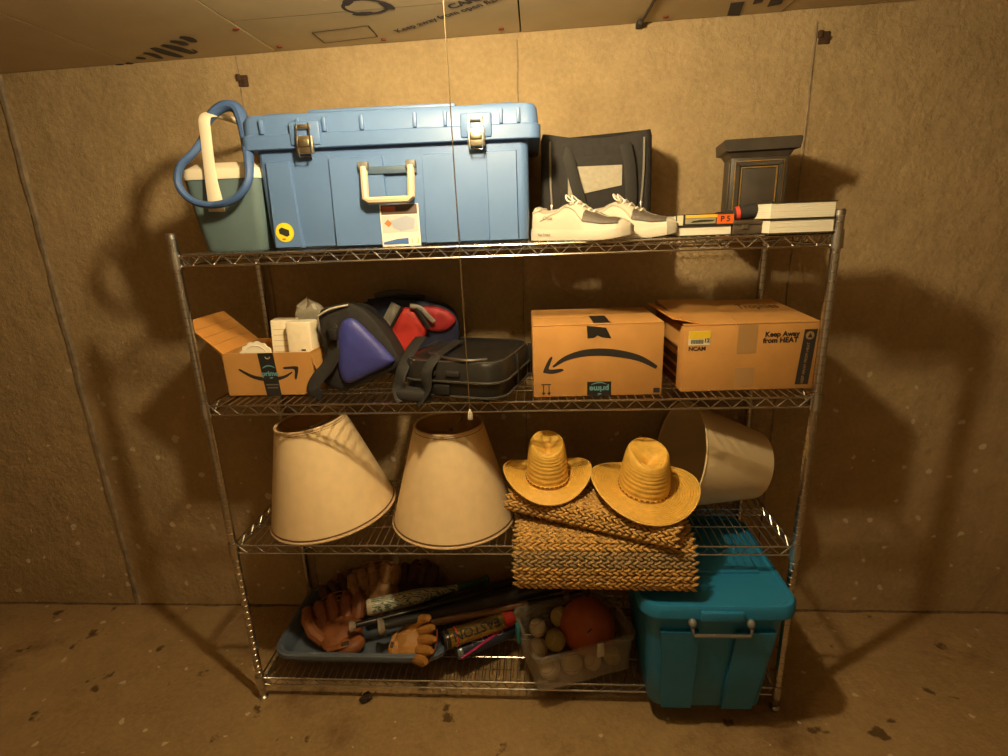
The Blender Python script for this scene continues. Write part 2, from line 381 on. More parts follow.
for k, z in enumerate((Z1, Z2, Z3, Z4)):
    s = rails_o if k == 0 else link('shelf', rails_o.data, rack); s.location = (0, 0, z)
    def cpy(src, loc):
        o = src if (k == 0 and loc is None) else link(src.name.split('.')[0], src.data, s)
        if 'kind' in src: o['kind'] = src['kind']
        if loc: o.location = loc
        return o
    for src in (zf, zs, deck, crs, midw, zm): cpy(src, None)
    cpy(zf, (0, DP, 0)); cpy(zs, (2*HW, 0, 0))
    first = True
    for (x, y) in ((-HW, 0), (HW, 0), (-HW, DP), (HW, DP)):
        if k == 0 and first: sl.location = (x, y, 0); first = False
        else: o = link('corner_sleeve', sl.data, s); o.location = (x, y, 0)

exec_parts = []
# ================================================================== TOP SHELF
# ---- big blue storage trunk
M_BLUE = mat('blue_plastic', (.092, .175, .37), .40, 0, .04, 8)
M_BLUED = mat('blue_plastic_groove', (.10, .20, .35), .45)
M_TAN = mat('tan_plastic', (.52, .44, .30), .45)
M_LATCH = mat('latch_metal', (.50, .44, .32), .32, 1)
tk = thing('storage_trunk', 'large blue plastic storage trunk with metal latches and a tan drop handle', 'storage box', (-.270, .240, Z1), (0, 0, math.radians(.6)))
BW, BD, BH = .735, .40, .284
rings = [rrect(BW-.03, BD-.03, .03, 0), rrect(BW-.006, BD-.01, .02, .008)]+[rrect(BW+.004*t, BD+.006*t, .022, .008+(BH-.008)*t) for t in (.25, .5, .75, 1)]
MB().loft(rings).build('body', M_BLUE, tk)
fy = -BD/2
# pilasters and panels proud of the front
for (xa, xb, ta, pr) in ((-.300, -.262, .012, .008), (-.228, -.190, .010, .006), (-.036, .066, .018, .005), (.158, .182, .006, .008), (.238, .262, .006, .006)):
    pass
def panel(xa, xb, za, zb, pr, taper, name='panel', m=M_BLUE, rr=.004):
    mb = MB(); vs = []
    for (y, k) in ((fy+.006, 0), (fy-pr, rr)):
        vs += [(xa+taper+k, y, za+k), (xb-taper-k, y, za+k), (xb-k, y, zb-k), (xa+k, y, zb-k)]
    mb.add(vs, [(3, 2, 1, 0), (4, 5, 6, 7), (0, 1, 5, 4), (1, 2, 6, 5), (2, 3, 7, 6), (3, 0, 4, 7)])
    return mb.build(name, m, tk, smooth=False)
panel(-.345, -.275, .004, .235, .011, -.006)
panel(-.172, -.020, .003, .238, .010, -.004)
panel(.082, .172, .003, .238, .010, -.004)
panel(.255, .340, .004, .238, .012, .000)
# lid
LW, LD = .805, .445
rings = []
for (z, dw, r) in ((BH-.022, -.004, .026), (BH-.020, .0, .028), (BH+.012, .0, .028), (BH+.016, -.012, .028), (BH+.054, -.018, .03), (BH+.064, -.03, .03), (BH+.068, -.06, .03)):
    rings.append(rrect(LW+dw, LD+dw, r, z, 6))
lid = MB().loft(rings).build('lid', M_BLUE, tk)
mb = MB().box((-.02, -.02, BH+.071), (.40, .33, .014), .006).box((-.30, 0, BH+.069), (.08, .34, .012), .005).box((.29, 0, BH+.069), (.09, .34, .012), .005)
mb.build('lid_rib', M_BLUE, lid)
for x in (-.335, -.235, -.165, -.065, .075, .155, .30, .345):
    MB().box((x, -LD/2+.006, BH+.034), (.010, .016, .036), .003).build('lid_rib', M_BLUE, lid)
for x in (-.218, .235):
    MB().box((x, -LD/2+.002, BH+.014), (.082, .016, .060), .006).build('latch_pad', M_BLUE, lid)
    la = MB().box((x, -LD/2-.010, BH-.016), (.046, .012, .044), .003).box((x, -LD/2-.016, BH-.012), (.030, .010, .020), .003).build('latch', M_LATCH, tk)
    mb = MB().tube([(x-.016, -LD/2-.014, BH+.036), (x-.018, -LD/2-.018, BH-.01), (x-.016, -LD/2-.016, BH-.045), (x+.016, -LD/2-.016, BH-.045), (x+.018, -LD/2-.018, BH-.01), (x+.016, -LD/2-.014, BH+.036)], .0022, 6)
    mb.build('wire_bail', M_CHROME, la)
    MB().box((x, -LD/2-.010, BH+.028), (.040, .010, .012), .003).build('hook', M_LATCH, la)
# drop handle
hx = -.008; M_RECESS_SHADE = mat('recess_shade', (.05, .09, .15), .6)
MB().box((hx, fy-.012, .200), (.156, .006, .020), .003).build('handle_recess_shade', M_RECESS_SHADE, tk)  # raised strip, the shade of a handle recess put into its dark colour
hd = MB().tube([(hx-.064, fy-.02, .208), (hx-.062, fy-.036, .128), (hx-.052, fy-.038, .122), (hx+.052, fy-.038, .122), (hx+.062, fy-.036, .128), (hx+.064, fy-.02, .208)], .0125, 8, flat=.8).build('handle', M_TAN, tk)
for s in (-1, 1): MB().box((hx+s*.064, fy-.016, .212), (.026, .024, .020), .003).build('hinge', mat('grey_hinge', (.12, .12, .12), .5), hd)
# label
lb = MB().box((hx+.020, fy-.0112, .062), (.108, .0012, .112), .0003, 1).build('product_label', mat('label_white', (.72, .68, .60), .4), tk)
MB().box((hx+.020, fy-.0120, .104), (.100, .0006, .026)).build('print', mat('label_dark', (.10, .07, .06), .5), lb, smooth=False)
MB().box((hx-.008, fy-.0125, .106), (.036, .0006, .012)).build('print', mat('label_red', (.50, .12, .06), .5), lb, smooth=False)
MB().box((hx+.020, fy-.0120, .066), (.100, .0006, .045)).build('print', mat('label_grey', (.50, .47, .47), .5), lb, smooth=False)
MB().prism([(hx-.006, .075), (hx+.038, .087), (hx+.062, .078), (hx+.058, .052), (hx+.020, .046), (hx+.0, .056)], fy-.0128, fy-.0120).build('print', mat('label_box', (.33, .36, .44), .5), lb, smooth=False)
MB().prism([(hx-.024, .068), (hx-.014, .078), (hx-.002, .068), (hx-.012, .058)], fy-.0128, fy-.0120).build('print', mat('label_orange', (.55, .16, .04), .5), lb, smooth=False)
MB().prism([(hx-.030, .012), (hx+.040, .012), (hx+.040, .028), (hx+.010, .026), (hx-.030, .018)], fy-.0128, fy-.0112).build('print', mat('label_blue', (.05, .12, .35), .5), lb, smooth=False)
text('1 3', .020, mat('label_gold', (.55, .36, .12), .5), lb, FRONT(hx+.058, fy-.0121, .020))
lb.location = (.0, 0, -.006)
# round sticker
st = MB().lathe([(.0, 0), (.026, 0), (.026, .001), (.0, .001)], 28, FRONT(-.316, fy-.0111, .048)).build('round_sticker', mat('yellow', (.80, .60, .02), .4), tk)
MB().lathe([(.0, .0011), (.0215, .0011), (.0215, .0014), (.0, .0014)], 28, FRONT(-.316, fy-.0111, .048)).build('print', mat('yellow2', (.85, .66, .03), .4), st)
MB().prism([(-.332, .056), (-.323, .062), (-.303, .054), (-.303, .040), (-.311, .036), (-.331, .045)], fy-.0128, fy-.0122).build('print', M_INK, st, smooth=False)
MB().box((-.320, fy-.0126, .030), (.010, .0006, .004)).build('print', mat('red_mark', (.6, .06, .03), .5), st, smooth=False)

# ---- small cooler with swing handle
M_TEAL_G = mat('cooler_grey', (.105, .165, .185), .5, 0, .05, 20, .1, 200)
M_CREAM = mat('cooler_white', (.74, .67, .52), .45)
co = thing('cooler', 'small slate-blue cooler with cream lid and tall swing handle', 'cooler', (-.752, .20, Z1), (0, 0, math.radians(1)))
MB().loft([rrect(.175, .29, .03, 0), rrect(.186, .30, .03, .01), rrect(.206, .325, .03, .10), rrect(.222, .34, .03, .198)]).build('body', M_TEAL_G, co)
MB().loft([rrect(.226, .345, .03, .196), rrect(.228, .347, .03, .205), rrect(.222, .34, .03, .222), rrect(.17, .29, .03, .240), rrect(.13, .25, .03, .243)]).build('lid', M_CREAM, co)
mb = MB()
arm = spline([(-.014, -.185, .110), (-.013, -.186, .150), (-.016, -.182, .20), (-.014, -.175, .30), (-.012, -.168, .350), (-.008, -.13, .366)], 6)
rad = [.024-.008*min(1, i/14) for i in range(len(arm))]
mb.tube(arm, rad, 10, flat=.26, up=(0, 1, .0))
mb.tube([(-.008, -.135, .366), (-.006, 0, .369), (-.008, .135, .366)], .012, 10, flat=.7)
arm2 = [Vector((p.x, -p.y, p.z)) for p in arm]; mb.tube(arm2, rad, 10, flat=.26, up=(0, 1, 0))
mb.build('handle', M_CREAM, co)
for s in (-1, 1):
    MB().lathe([(.012, 0), (.012, .008), (.0, .010)], 16, FRONT(-.014, -.186, .125) if s < 0 else FRONT(-.014, .180, .125)).build('pivot', M_CREAM, co)

# ---- blue ring with a looped band, hung on the cooler handle
M_RING = mat('blue_foam', (.045, .10, .26), .6, 0, .08, 30)
rg = thing('foam_loop', 'thick blue foam loop threaded through the cooler handle and hanging in front', 'loop', (-.745, -.012, Z1+.178))
loop = [(213, 205, -.012), (193, 201, -.012), (179, 186, -.010), (180, 167, -.006), (193, 153, .010), (202, 140, .040), (208, 120, .060), (222, 107, .070), (236, 108, .070), (243, 122, .062), (247, 143, .045), (249, 163, .012), (248, 182, -.008), (235, 199, -.012)]
lp = spline([P(a, b_, 1, y)-rg.location for a, b_, y in loop], 7, True); nl = len(lp)
MB().tube(lp, [.0115+.008*max(0, math.sin(PI*(i/nl-.38)/.46)) if .38 < i/nl < .84 else .0115 for i in range(nl)], 10, True, flat=.8).build('loop', M_RING, rg)

# ---- black pet carrier bag
bg = thing('carrier_bag', 'black soft-sided carrier bag with mesh window and webbing handles', 'bag', (.303, .335, Z1), (0, 0, math.radians(-1)))
W_, D_, H_ = .335, .20, .285
rings = []
for (z, k, sag) in ((0, .97, 0), (.008, 1, 0), (.10, 1.0, 0), (.20, .99, 0), (.285, .98, 0), (.304, .95, .0), (.308, .85, 0)):
    rr = []
    for (x, y, zz) in rrect(W_*k, D_*k, .025, z, 5):
        d = 0 if z < .25 else -.022*math.cos(x/(W_/2)*PI/2)**2
        rr.append((x, y, zz+d))
    rings.append(rr)
# subdivide the long sides by using a denser ring
def dense(r, n=3): 
    out = []
    for i in range(len(r)):
        a, b = Vector(r[i]), Vector(r[(i+1) % len(r)])
        out += [a.lerp(b, k/n) for k in range(n)]
    return out
rings = [dense(r, 6 if True else 1) for r in rings]
for r in rings[4:]:
    for v in r: v.z -= .020*max(0, math.cos(v.x/(W_/2)*PI/2))**1.0
MB().loft(rings).build('body', M_BLACKFAB, bg)
M_MESHW = mat('mesh_window', (.34, .31, .24), .8, 0, .1, 90)
by = -D_/2-.001
win = MB().box((-.002, by, .150), (.215, .004, .165), .0018).build('window_frame', M_BLACKFAB, bg)
MB().prism([(-.085, .120), (.075, .148), (.075, .205), (-.085, .205)], by-.005, by-.001).build('mesh_panel', M_MESHW, win, smooth=False)
M_WEB = mat('webbing', (.013, .012, .011), .75, 0, .1, 100)
for (pp, nm) in (([(-.100, .245), (-.085, .23), (-.055, .13), (-.030, .06), (.03, .030), (.09, .045), (.103, .10), (.095, .20), (.080, .262)], 0),):
    path = spline([(x, by-.012-.006*math.sin(i), z) for i, (x, z) in enumerate(pp)], 6)
    MB().tube(path, .017, 8, flat=.13, up=(0, 1, 0)).build('handle_strap', M_WEB, bg)
MB().tube(spline([(-.03, -.02, .262), (0, -.03, .285), (.06, -.03, .29), (.09, -.02, .262)], 6), .014, 8, flat=.2, up=(0, 0, 1)).build('handle_strap', mat('grey_web', (.13, .12, .10), .8), bg)
M_ZIP = mat('zipper', (.22, .20, .17), .5, .3)
for s in (-1, 1):
    z = MB().tube(spline([(s*.137, by-.002, .278), (s*.138, by-.004, .19), (s*.134, by-.004, .10)], 6), .0035, 6).build('zipper', M_ZIP, bg)
    MB().box((s*.134, by-.006, .085), (.007, .004, .030), .0015).build('zipper_pull', M_CHROME_DULL, z)

# ---- sneakers
M_SHOE = mat('shoe_leather', (.46, .425, .34), .6, 0, .03, 40)
M_SOLE = mat('shoe_sole', (.52, .48, .39), .6)
M_TOE = mat('shoe_toe', (.075, .062, .050), .6, 0, .1, 80)
def interp(tab, t):
    for (a, b) in zip(tab, tab[1:]):
        if t <= b[0]:
            k = (t-a[0])/(b[0]-a[0]); k = k*k*(3-2*k); return a[1]+(b[1]-a[1])*k
    return tab[-1][1]
WID = [(0, .012), (.04, .028), (.15, .034), (.35, .033), (.6, .043), (.78, .047), (.92, .036), (.98, .018), (1, .006)]
TOP = [(0, .075), (.06, .092), (.16, .078), (.30, .083), (.40, .100), (.48, .098), (.66, .072), (.82, .056), (.94, .045), (1, .028)]
CURV = [(0, 0), (.3, .004), (.6, -.003), (.85, .004), (1, .010)]
LEN = .295
def sneaker(loc, rz, label, mirror=1):
    t = thing('sneaker', label, 'shoe', loc, (0, 0, rz), 'pair of white sneakers')
    def sect(s, z0, top, wk=1.0, n=9, pw=.75):
        wd = interp(WID, s)*wk; cx = mirror*interp(CURV, s); r = []
        for i in range(n+1):
            a = PI*i/n; r.append((LEN*(s-.5), cx+wd*math.copysign(abs(math.cos(a))**pw, math.cos(a)), z0+(top-z0)*math.sin(a)**.8))
        return r
    ss = [0, .015, .05, .1, .16, .22, .3, .36, .42, .48, .54, .6, .68, .75, .82, .88, .93, .97, .99, 1]
    lift = lambda s: .012*max(0, (s-.72)/.28)**2
    sole = []
    for s in ss:
        wd = interp(WID, s)+.004; cx = mirror*interp(CURV, s); l = lift(s); h = .030-.006*s+ .004*max(0, 1-abs(s-.1)*8)
        sole.append([(LEN*(s-.5)*1.02, cx-wd*.93, l), (LEN*(s-.5)*1.02, cx-wd, l+h*.4), (LEN*(s-.5)*1.02, cx-wd*.96, l+h), (LEN*(s-.5)*1.02, cx+wd*.96, l+h), (LEN*(s-.5)*1.02, cx+wd, l+h*.4), (LEN*(s-.5)*1.02, cx+wd*.93, l)])
    MB().loft(sole).build('sole', M_SOLE, t)
    up = MB().loft([sect(s, .022+lift(s), interp(TOP, s)+lift(s)) for s in ss]).build('upper', M_SHOE, t)
    MB().loft([sect(s, interp(TOP, s)-.008, interp(TOP, s)+.002, .62) for s in (.08, .12, .18, .24, .30, .35)]).build('opening_shade', mat('shoe_opening_dark', (.30, .27, .22), .9), t)  # dark patch on the closed upper, stands in for the shaded ankle opening
    # grey toe guard wrapping the side of the toe box
    for sd in (1, -1):
        mb = MB(); rr = []
        for s in (.60, .65, .70, .75, .80, .84, .88, .92):
            wd = interp(WID, s)*1.03+.0005; cx = mirror*interp(CURV, s); z0 = .030+lift(s); tp = interp(TOP, s)+lift(s)+.001; r = []
            for i in range(7):
                a = (.10+.34*i/6)*PI
                k = 1 if s < .93 else .97
                r.append((LEN*(s-.5), cx+sd*wd*k*abs(math.cos(a))**.75, z0+(tp-z0)*math.sin(a)**.8))
            rr.append(r)
        vs = [v for r in rr for v in r]; fs = [(i*7+j, i*7+j+1, (i+1)*7+j+1, (i+1)*7+j) for i in range(len(rr)-1) for j in range(6)]
        mb.add(vs, fs).build('toe_guard', M_TOE, t)
    # swoosh-like overlay ridge
    for sd in (1, -1):
        pth = []
        for i in range(12):
            s = .14+.46*i/11; a = (.16+.16*math.sin(PI*i/11))*PI
            wd = interp(WID, s); z0 = .022; tp = interp(TOP, s)
            pth.append((LEN*(s-.5), mirror*interp(CURV, s)+sd*wd*abs(math.cos(a))**.75, z0+(tp-z0)*math.sin(a)**.8))
        MB().tube(pth, .0035, 6).build('overlay', mat('shoe_overlay', (.42, .38, .30), .55), t)
    tg = MB().box((LEN*(.40-.5), 0, .108), (.030, .044, .009), .004, M=Matrix.Rotation(math.radians(-25), 4, 'Y')).build('tongue', M_SHOE, t)
    tg.location = (-.050, 0, -.006)
    for i in range(5):
        s = .45+.055*i; z = interp(TOP, s)+.001; wd = .020
        MB().tube(spline([(LEN*(s-.5)-.004, -wd, z-.008), (LEN*(s-.5), 0, z+.004), (LEN*(s-.5)+.004, wd, z-.008)], 5), .0028, 6).build('lace', M_WHITE, t)
    for sd in (-1, 1):
        MB().tube(spline([(LEN*(.44-.5), 0, .103), (LEN*(.40-.5), sd*.018, .118), (LEN*(.44-.5), sd*.034, .104), (LEN*(.48-.5), sd*.020, .098)], 6), .0024, 6).build('lace', M_WHITE, t)
    text('Cross', .013, mat('shoe_print', (.05, .04, .04), .6), t, FRONT(LEN*(.22-.5), mirror*interp(CURV, .22)-.0335, .060), shear=.3)
    text('Ten Tretor', .009, mat('shoe_print', (.05, .04, .04), .6), t, FRONT(LEN*(.2-.5), -.0385, .016))
    return t
sneaker((.236, .055, Z1), math.radians(-30), 'white sneaker with dark toe guard standing beside the blue trunk', 1)
sneaker((.370, .108, Z1), math.radians(-27), 'white sneaker with dark toe guard whose toe reaches the low book', -1)

# ---- books
def book(name, label, loc, rz, w, d, h, cover, page=M_PAPER, spine_front=False, soft=.0, cat='book', group=None, tilt=0):
    t = thing(name, label, cat, loc, (0, tilt, rz), group)
    c = .0022
    for z in (c/2, h-c/2): MB().box((0, 0, z), (w, d, c), .0006, 1).build('cover', cover, t)
    if spine_front: MB().box((0, -d/2+c/2-.0003, h/2), (w, c, h), .0006, 1).build('spine', cover, t)
    else: MB().box((0, d/2-c/2, h/2), (w, c, h), .0006, 1).build('spine', cover, t)
    mb = MB(); n = 7     # page block with ragged sheets
    for i in range(n):
        z0 = c+(h-2*c)*i/n; z1 = c+(h-2*c)*(i+1)/n-.0003
        e = random.uniform(.0, .0012)
        mb.box((0, e/2, (z0+z1)/2), (w-.006-e, d-.006-e, z1-z0))
    mb.build('pages', page, t, smooth=False); return t
M_DKCOVER = mat('dark_cover', (.035, .028, .02), .5)
book('book', 'thick paperback with cream page edges at the foot of a two-book pile by the post', (.800, .052, Z1), math.radians(1), .168, .135, .036, M_DKCOVER, group=None)
book('book', 'cream-paged paperback with a bowed cover on top of the two-book pile by the post', (.800, .056, Z1+.0365), math.radians(2.5), .170, .135, .042, M_DKCOVER)
b = book('book', 'low cream-paged book lying under the orange and yellow spined book', (.568, .085, Z1), math.radians(1), .148, .11, .026, M_DKCOVER)
b2 = book('book', 'black-spined book with yellow and orange panels lying on the low cream-paged book', (.566, .088, Z1+.0265), math.radians(1), .150, .115, .030, M_INK, spine_front=True)
for (x, wd, z, h, c) in ((-.064, .016, .014, .026, (.62, .60, .42)), (-.008, .084, .023, .008, (.80, .48, .05)), (-.010, .080, .011, .014, (.32, .30, .20)), (.055, .044, .014, .024, (.75, .14, .02))):
    MB().box((x, -.0582, z+.001), (wd, .0012, h)).build('spine_print', mat('spine%02d' % int(abs(x)*1000), c, .5), b2, smooth=False)
MB().prism([(-.036, .008), (.022, .010), (.028, .014), (-.010, .015), (-.030, .0125)], -.0594, -.0586).build('spine_print', M_INK, b2, smooth=False)
text('P 5', .020, M_INK, b2, FRONT(.055, -.0590, .015), 'spine_print', bold=.0004)
# dark flat box under a black umbrella
bx = thing('flat_box', 'flat dark brown wooden box between the two book piles', 'box', (.690, .10, Z1), (0, 0, math.radians(2)))
M_DKWOOD = mat('dark_wood', (.06, .042, .026), .5, 0, .25, 25)
MB().box((0, 0, .012), (.098, .14, .024), .003).build('base', M_DKWOOD, bx)
MB().box((0, 0, .0305), (.100, .143, .012), .004).build('lid', M_DKWOOD, bx)
MB().box((-.02, -.073, .020), (.016, .004, .010), .001).build('clasp', M_LATCH, bx)
um = thing('folding_umbrella', 'short black folding umbrella with a red strap lying on the flat dark box', 'umbrella', (.694, .085, Z1+.0575))
prof = [(.0, -.06), (.012, -.06), (.013, -.045), (.010, -.035), (.016, -.025), (.0195, .0), (.0195, .05), (.014, .075), (.0, .08)]
R_ = Matrix.Rotation(math.radians(82), 4, 'Y') @ Matrix.Rotation(.1, 4, 'X')
MB().lathe(prof, 16, R_).build('canopy', M_BLACKFAB, um)
MB().lathe([(.0165, -.028), (.0178, -.028), (.0185, -.018), (.0172, -.018)], 16, R_, caps=False).build('strap', mat('red_strap', (.62, .06, .03), .5), um)
MB().lathe([(.0, -.085), (.010, -.085), (.013, -.075), (.012, -.058), (.0, -.058)], 14, R_).build('grip', M_BLACK, um)

# ---- dark wooden urn pedestal
M_URN = mat('urn_wood', (.050, .040, .030), .45, 0, .25, 18, .1, 60)
M_GOLD = mat('gilt', (.42, .26, .07), .4, .6, .25, 60)
ur = thing('wooden_urn', 'dark wooden urn box with gilt panel lines and an overhanging cap', 'urn', (.792, .315, Z1), (0, 0, math.radians(-9)))
UW, UD, UH = .158, .13, .214
MB().loft([rrect(UW+.024, UD+.024, .004, 0, 1), rrect(UW+.024, UD+.024, .004, .018, 1), rrect(UW+.006, UD+.006, .004, .028, 1)]).build('base', M_URN, ur)
MB().box((0, 0, .028+(UH-.028)/2), (UW, UD, UH-.028), .003).build('body', M_URN, ur)
MB().loft([rrect(UW+.002, UD+.002, .003, UH-.002, 1), rrect(UW+.020, UD+.020, .003, UH+.012, 1), rrect(UW+.046, UD+.046, .003, UH+.016, 1), rrect(UW+.052, UD+.052, .003, UH+.045, 1), rrect(UW+.048, UD+.048, .003, UH+.048, 1)]).build('cap', M_URN, ur, smooth=False)
def framed(hw, z0, z1, t, pr, m, nm, M=None):
    mb = MB()
    mb.box((0, -UD/2-pr/2, z1), (2*hw+t, pr, t)).box((0, -UD/2-pr/2, z0), (2*hw+t, pr, t))
    mb.box((-hw, -UD/2-pr/2, (z0+z1)/2), (t, pr, z1-z0)).box((hw, -UD/2-pr/2, (z0+z1)/2), (t, pr, z1-z0))
    return mb.build(nm, m, ur, smooth=False)
framed(.060, .045, UH-.020, .010, .006, M_URN, 'panel_moulding')
framed(.049, .055, UH-.030, .003, .004, M_GOLD, 'gilt_line')
framed(.067, .038, UH-.012, .0025, .003, M_GOLD, 'gilt_line')
MB().box((-UW/2-.001, 0, .125), (.004, UD-.04, .15), .001).build('side_panel', M_URN, ur)

# ================================================================== SECOND SHELF
def arrow_smile(parent, y, pts, thick, head, m=M_INK, name='printed_arrow'):
    """curved tapering stroke through pts (x,z) and a hooked head"""
    sp = spline([(x, 0, z) for x, z in pts], 8); n = len(sp); L_, R2 = [], []
    for i, p in enumerate(sp):
        t = (sp[min(i+1, n-1)]-sp[max(i-1, 0)]).normalized(); nn = Vector((-t.z, 0, t.x)); k = thick*(.12+.88*math.sin(PI*min(1, .12+.88*i/(n-1)*.95)))
        L_.append(p+nn*k/2); R2.append(p-nn*k/2)
    mb = MB(); vs = [(v.x, y, v.z) for v in L_+R2]
    fs = [(i, i+1, n+i+1, n+i) for i in range(n-1)]
    mb.add(vs, fs)
    hs = spline([(x, 0, z) for x, z in head], 6, True); mb.add([(v.x, y, v.z) for v in hs], [tuple(range(len(hs)))])
    return mb.build(name, m, parent, smooth=False)
M_TEALINK = mat('teal_ink', (.12, .32, .38), .5)
M_TAPE = mat('black_tape', (.018, .017, .016), .35)
M_PTAPE = mat('brown_tape', (.38, .22, .085), .3)

# ---- open carton with loose contents
ow, oh, od, th = .282, .140, .23, .004
oc = thing('open_carton', 'small open brown carton with black tape and a raised side flap', 'cardboard box', (-.722, .190, Z2), (0, 0, math.radians(0)))
mb = MB().box((0, 0, th/2), (ow, od, th))
for s in (-1, 1):
    mb.box((0, s*(od/2-th/2), oh/2), (ow, th, oh)); mb.box((s*(ow/2-th/2), 0, oh/2), (th, od-2*th, oh))
mb.build('body', M_CARD, oc, smooth=False)
fl_ = MB().box((0, 0, .075), (th, od-.006, .150), .001, 1, Matrix.Translation((-ow/2+.002, 0, oh-.002)) @ Matrix.Rotation(math.radians(-47), 4, 'Y')).build('flap', M_CARDIN, oc, smooth=False)
for i in range(3): MB().box((-th/2+.0055, 0, .04+.035*i), (.001, od-.01, .003), 0, 1, Matrix.Translation((-ow/2+.002, 0, oh-.002)) @ Matrix.Rotation(math.radians(-47), 4, 'Y')).build('crease', M_CARD, fl_, smooth=False)
MB().box((0, 0, .045), (ow-.006, th, .09), .001, 1, Matrix.Translation((0, od/2-.004, oh)) @ Matrix.Rotation(math.radians(-155), 4, 'X')).build('flap', M_CARDIN, oc, smooth=False)
MB().box((0, 0, .045), (th, od-.006, .09), .001, 1, Matrix.Translation((ow/2-.004, 0, oh)) @ Matrix.Rotation(math.radians(165), 4, 'Y')).build('flap', M_CARD, oc, smooth=False)
tp = MB().prism([(-.028, oh), (.022, oh), (.030, .0), (-.018, .0)], -od/2-.0006, -od/2).build('tape', M_TAPE, oc, smooth=False)
arrow_smile(oc, -od/2-.001, [(-.095, .090), (-.05, .064), (.0, .056), (.045, .062), (.075, .078)], .012, [(.050, .094), (.090, .096), (.096, .088), (.086, .056), (.080, .058), (.082, .086), (.052, .088)])
text('prime', .022, M_TEALINK, tp, FRONT(.003, -od/2-.0014, .074), 'tape_print', bold=.0006)
arrow_smile(tp, -od/2-.0016, [(-.018, .092), (-.004, .099), (.012, .098), (.022, .092)], .004, [(.0, .060), (.006, .058), (.012, .061), (.006, .063)], M_TEALINK, 'tape_print')
for i in range(2): MB().box((.005, -od/2-.0012, .038-.010*i), (.040-.006*i, .0006, .004)).build('tape_print', mat('tape_dim', (.12, .11, .09), .5), tp, smooth=False)
MB().tube([(.003+.007*math.cos(a), -od/2-.0012, .128+.006*math.sin(a)) for a in [PI+PI*i/10 for i in range(11)]], .002, 6).build('tape_print', mat('tape_dim2', (.30, .27, .2), .5), tp)
# contents (each its own thing, standing in the carton)
ox, oy = -.722, .190
def soft_box(name, label, cat, loc, rot, d, m, r=.006, group=None, extra=None):
    t = thing(name, label, cat, loc, rot, group)
    MB().box((0, 0, d[2]/2), d, r, 3).build('body', m, t)
    if extra: extra(t, d)
    return t
M_PKG = mat('package_white', (.85, .74, .53), .7, 0, .06, 40, .2, 60)
def slot(t, d):
    MB().box((.012, -d[1]/2-.0004, d[2]*.60), (.014, .001, .005)).build('slot', M_INK, t, smooth=False)
    MB().box((0, 0, d[2]+.0006), (d[0]*.9, d[1]*.9, .001)).build('top_seal', M_PAPER, t, smooth=False)
soft_box('wrapped_package', 'tall white package with a small dark slot standing in the open carton', 'package', (ox+.094, oy-.055, Z2+th), (math.radians(-3), 0, math.radians(-3)), (.080, .06, .222), M_PKG, .005, None, slot)
def tp_print(t, d):
    MB().box((-d[0]/2-.0005, 0, d[2]*.68), (.001, d[1]*.6, d[2]*.4)).build('side_print', mat('olive_print', (.20, .20, .06), .6), t, smooth=False)
    for i in range(5): MB().box((0, -d[1]/2-.0005, d[2]*(.55+.08*i)), (d[0]*.8, .001, .0015)).build('text_line', mat('text_grey', (.45, .40, .32), .6), t, smooth=False)
soft_box('wrapped_package', 'white printed package with an olive side leaning in the open carton', 'package', (ox+.010, oy-.010, Z2+th), (math.radians(-2), math.radians(3), math.radians(14)), (.074, .075, .222), M_PKG, .004, None, tp_print)
dd = thing('scalloped_disc', 'round cream disc with a scalloped edge poking out of the open carton', 'disc', (ox-.052, oy-.088, Z2+th), (math.radians(-6), 0, math.radians(4)))
prof = [(math.cos(a)*(.052+.002*math.sin(a*14)), .112+math.sin(a)*(.052+.002*math.sin(a*14))) for a in [2*PI*i/84 for i in range(84)]]
mb = MB().prism(prof, -.005, .005); mb.box((0, 0, .030), (.05, .010, .06), .002); mb.build('disc', M_PAPER, dd)
MB().tube([(math.cos(a)*.040, -.006, .112+math.sin(a)*.040) for a in [2*PI*i/32 for i in range(32)]], .0015, 5, True).build('rim', M_PKG, dd)
pw = thing('crumpled_film', 'crumpled clear plastic film heaped behind the packages in the open carton', 'plastic film', (ox+.075, oy+.068, Z2+.02))
mb = MB(); rings = []
for i in range(13):
    t_ = i/12; rr = []
    for j in range(22):
        a = 2*PI*j/22; q = noise.noise((math.cos(a)*1.6+3, math.sin(a)*1.6, t_*4))
        r0 = .034*max(.0001, 1-t_**4)**.5
        rr.append((r0*2.0*math.cos(a)*(1+.45*q), r0*math.sin(a)*(1+.3*q), .250*t_**.8*(1+.10*q)))
    rings.append(rr)
mb.loft(rings).build('film', mat('plastic_film', (.42, .38, .29), .3, 0, .12, 30, .5, 40), pw, angle=20)

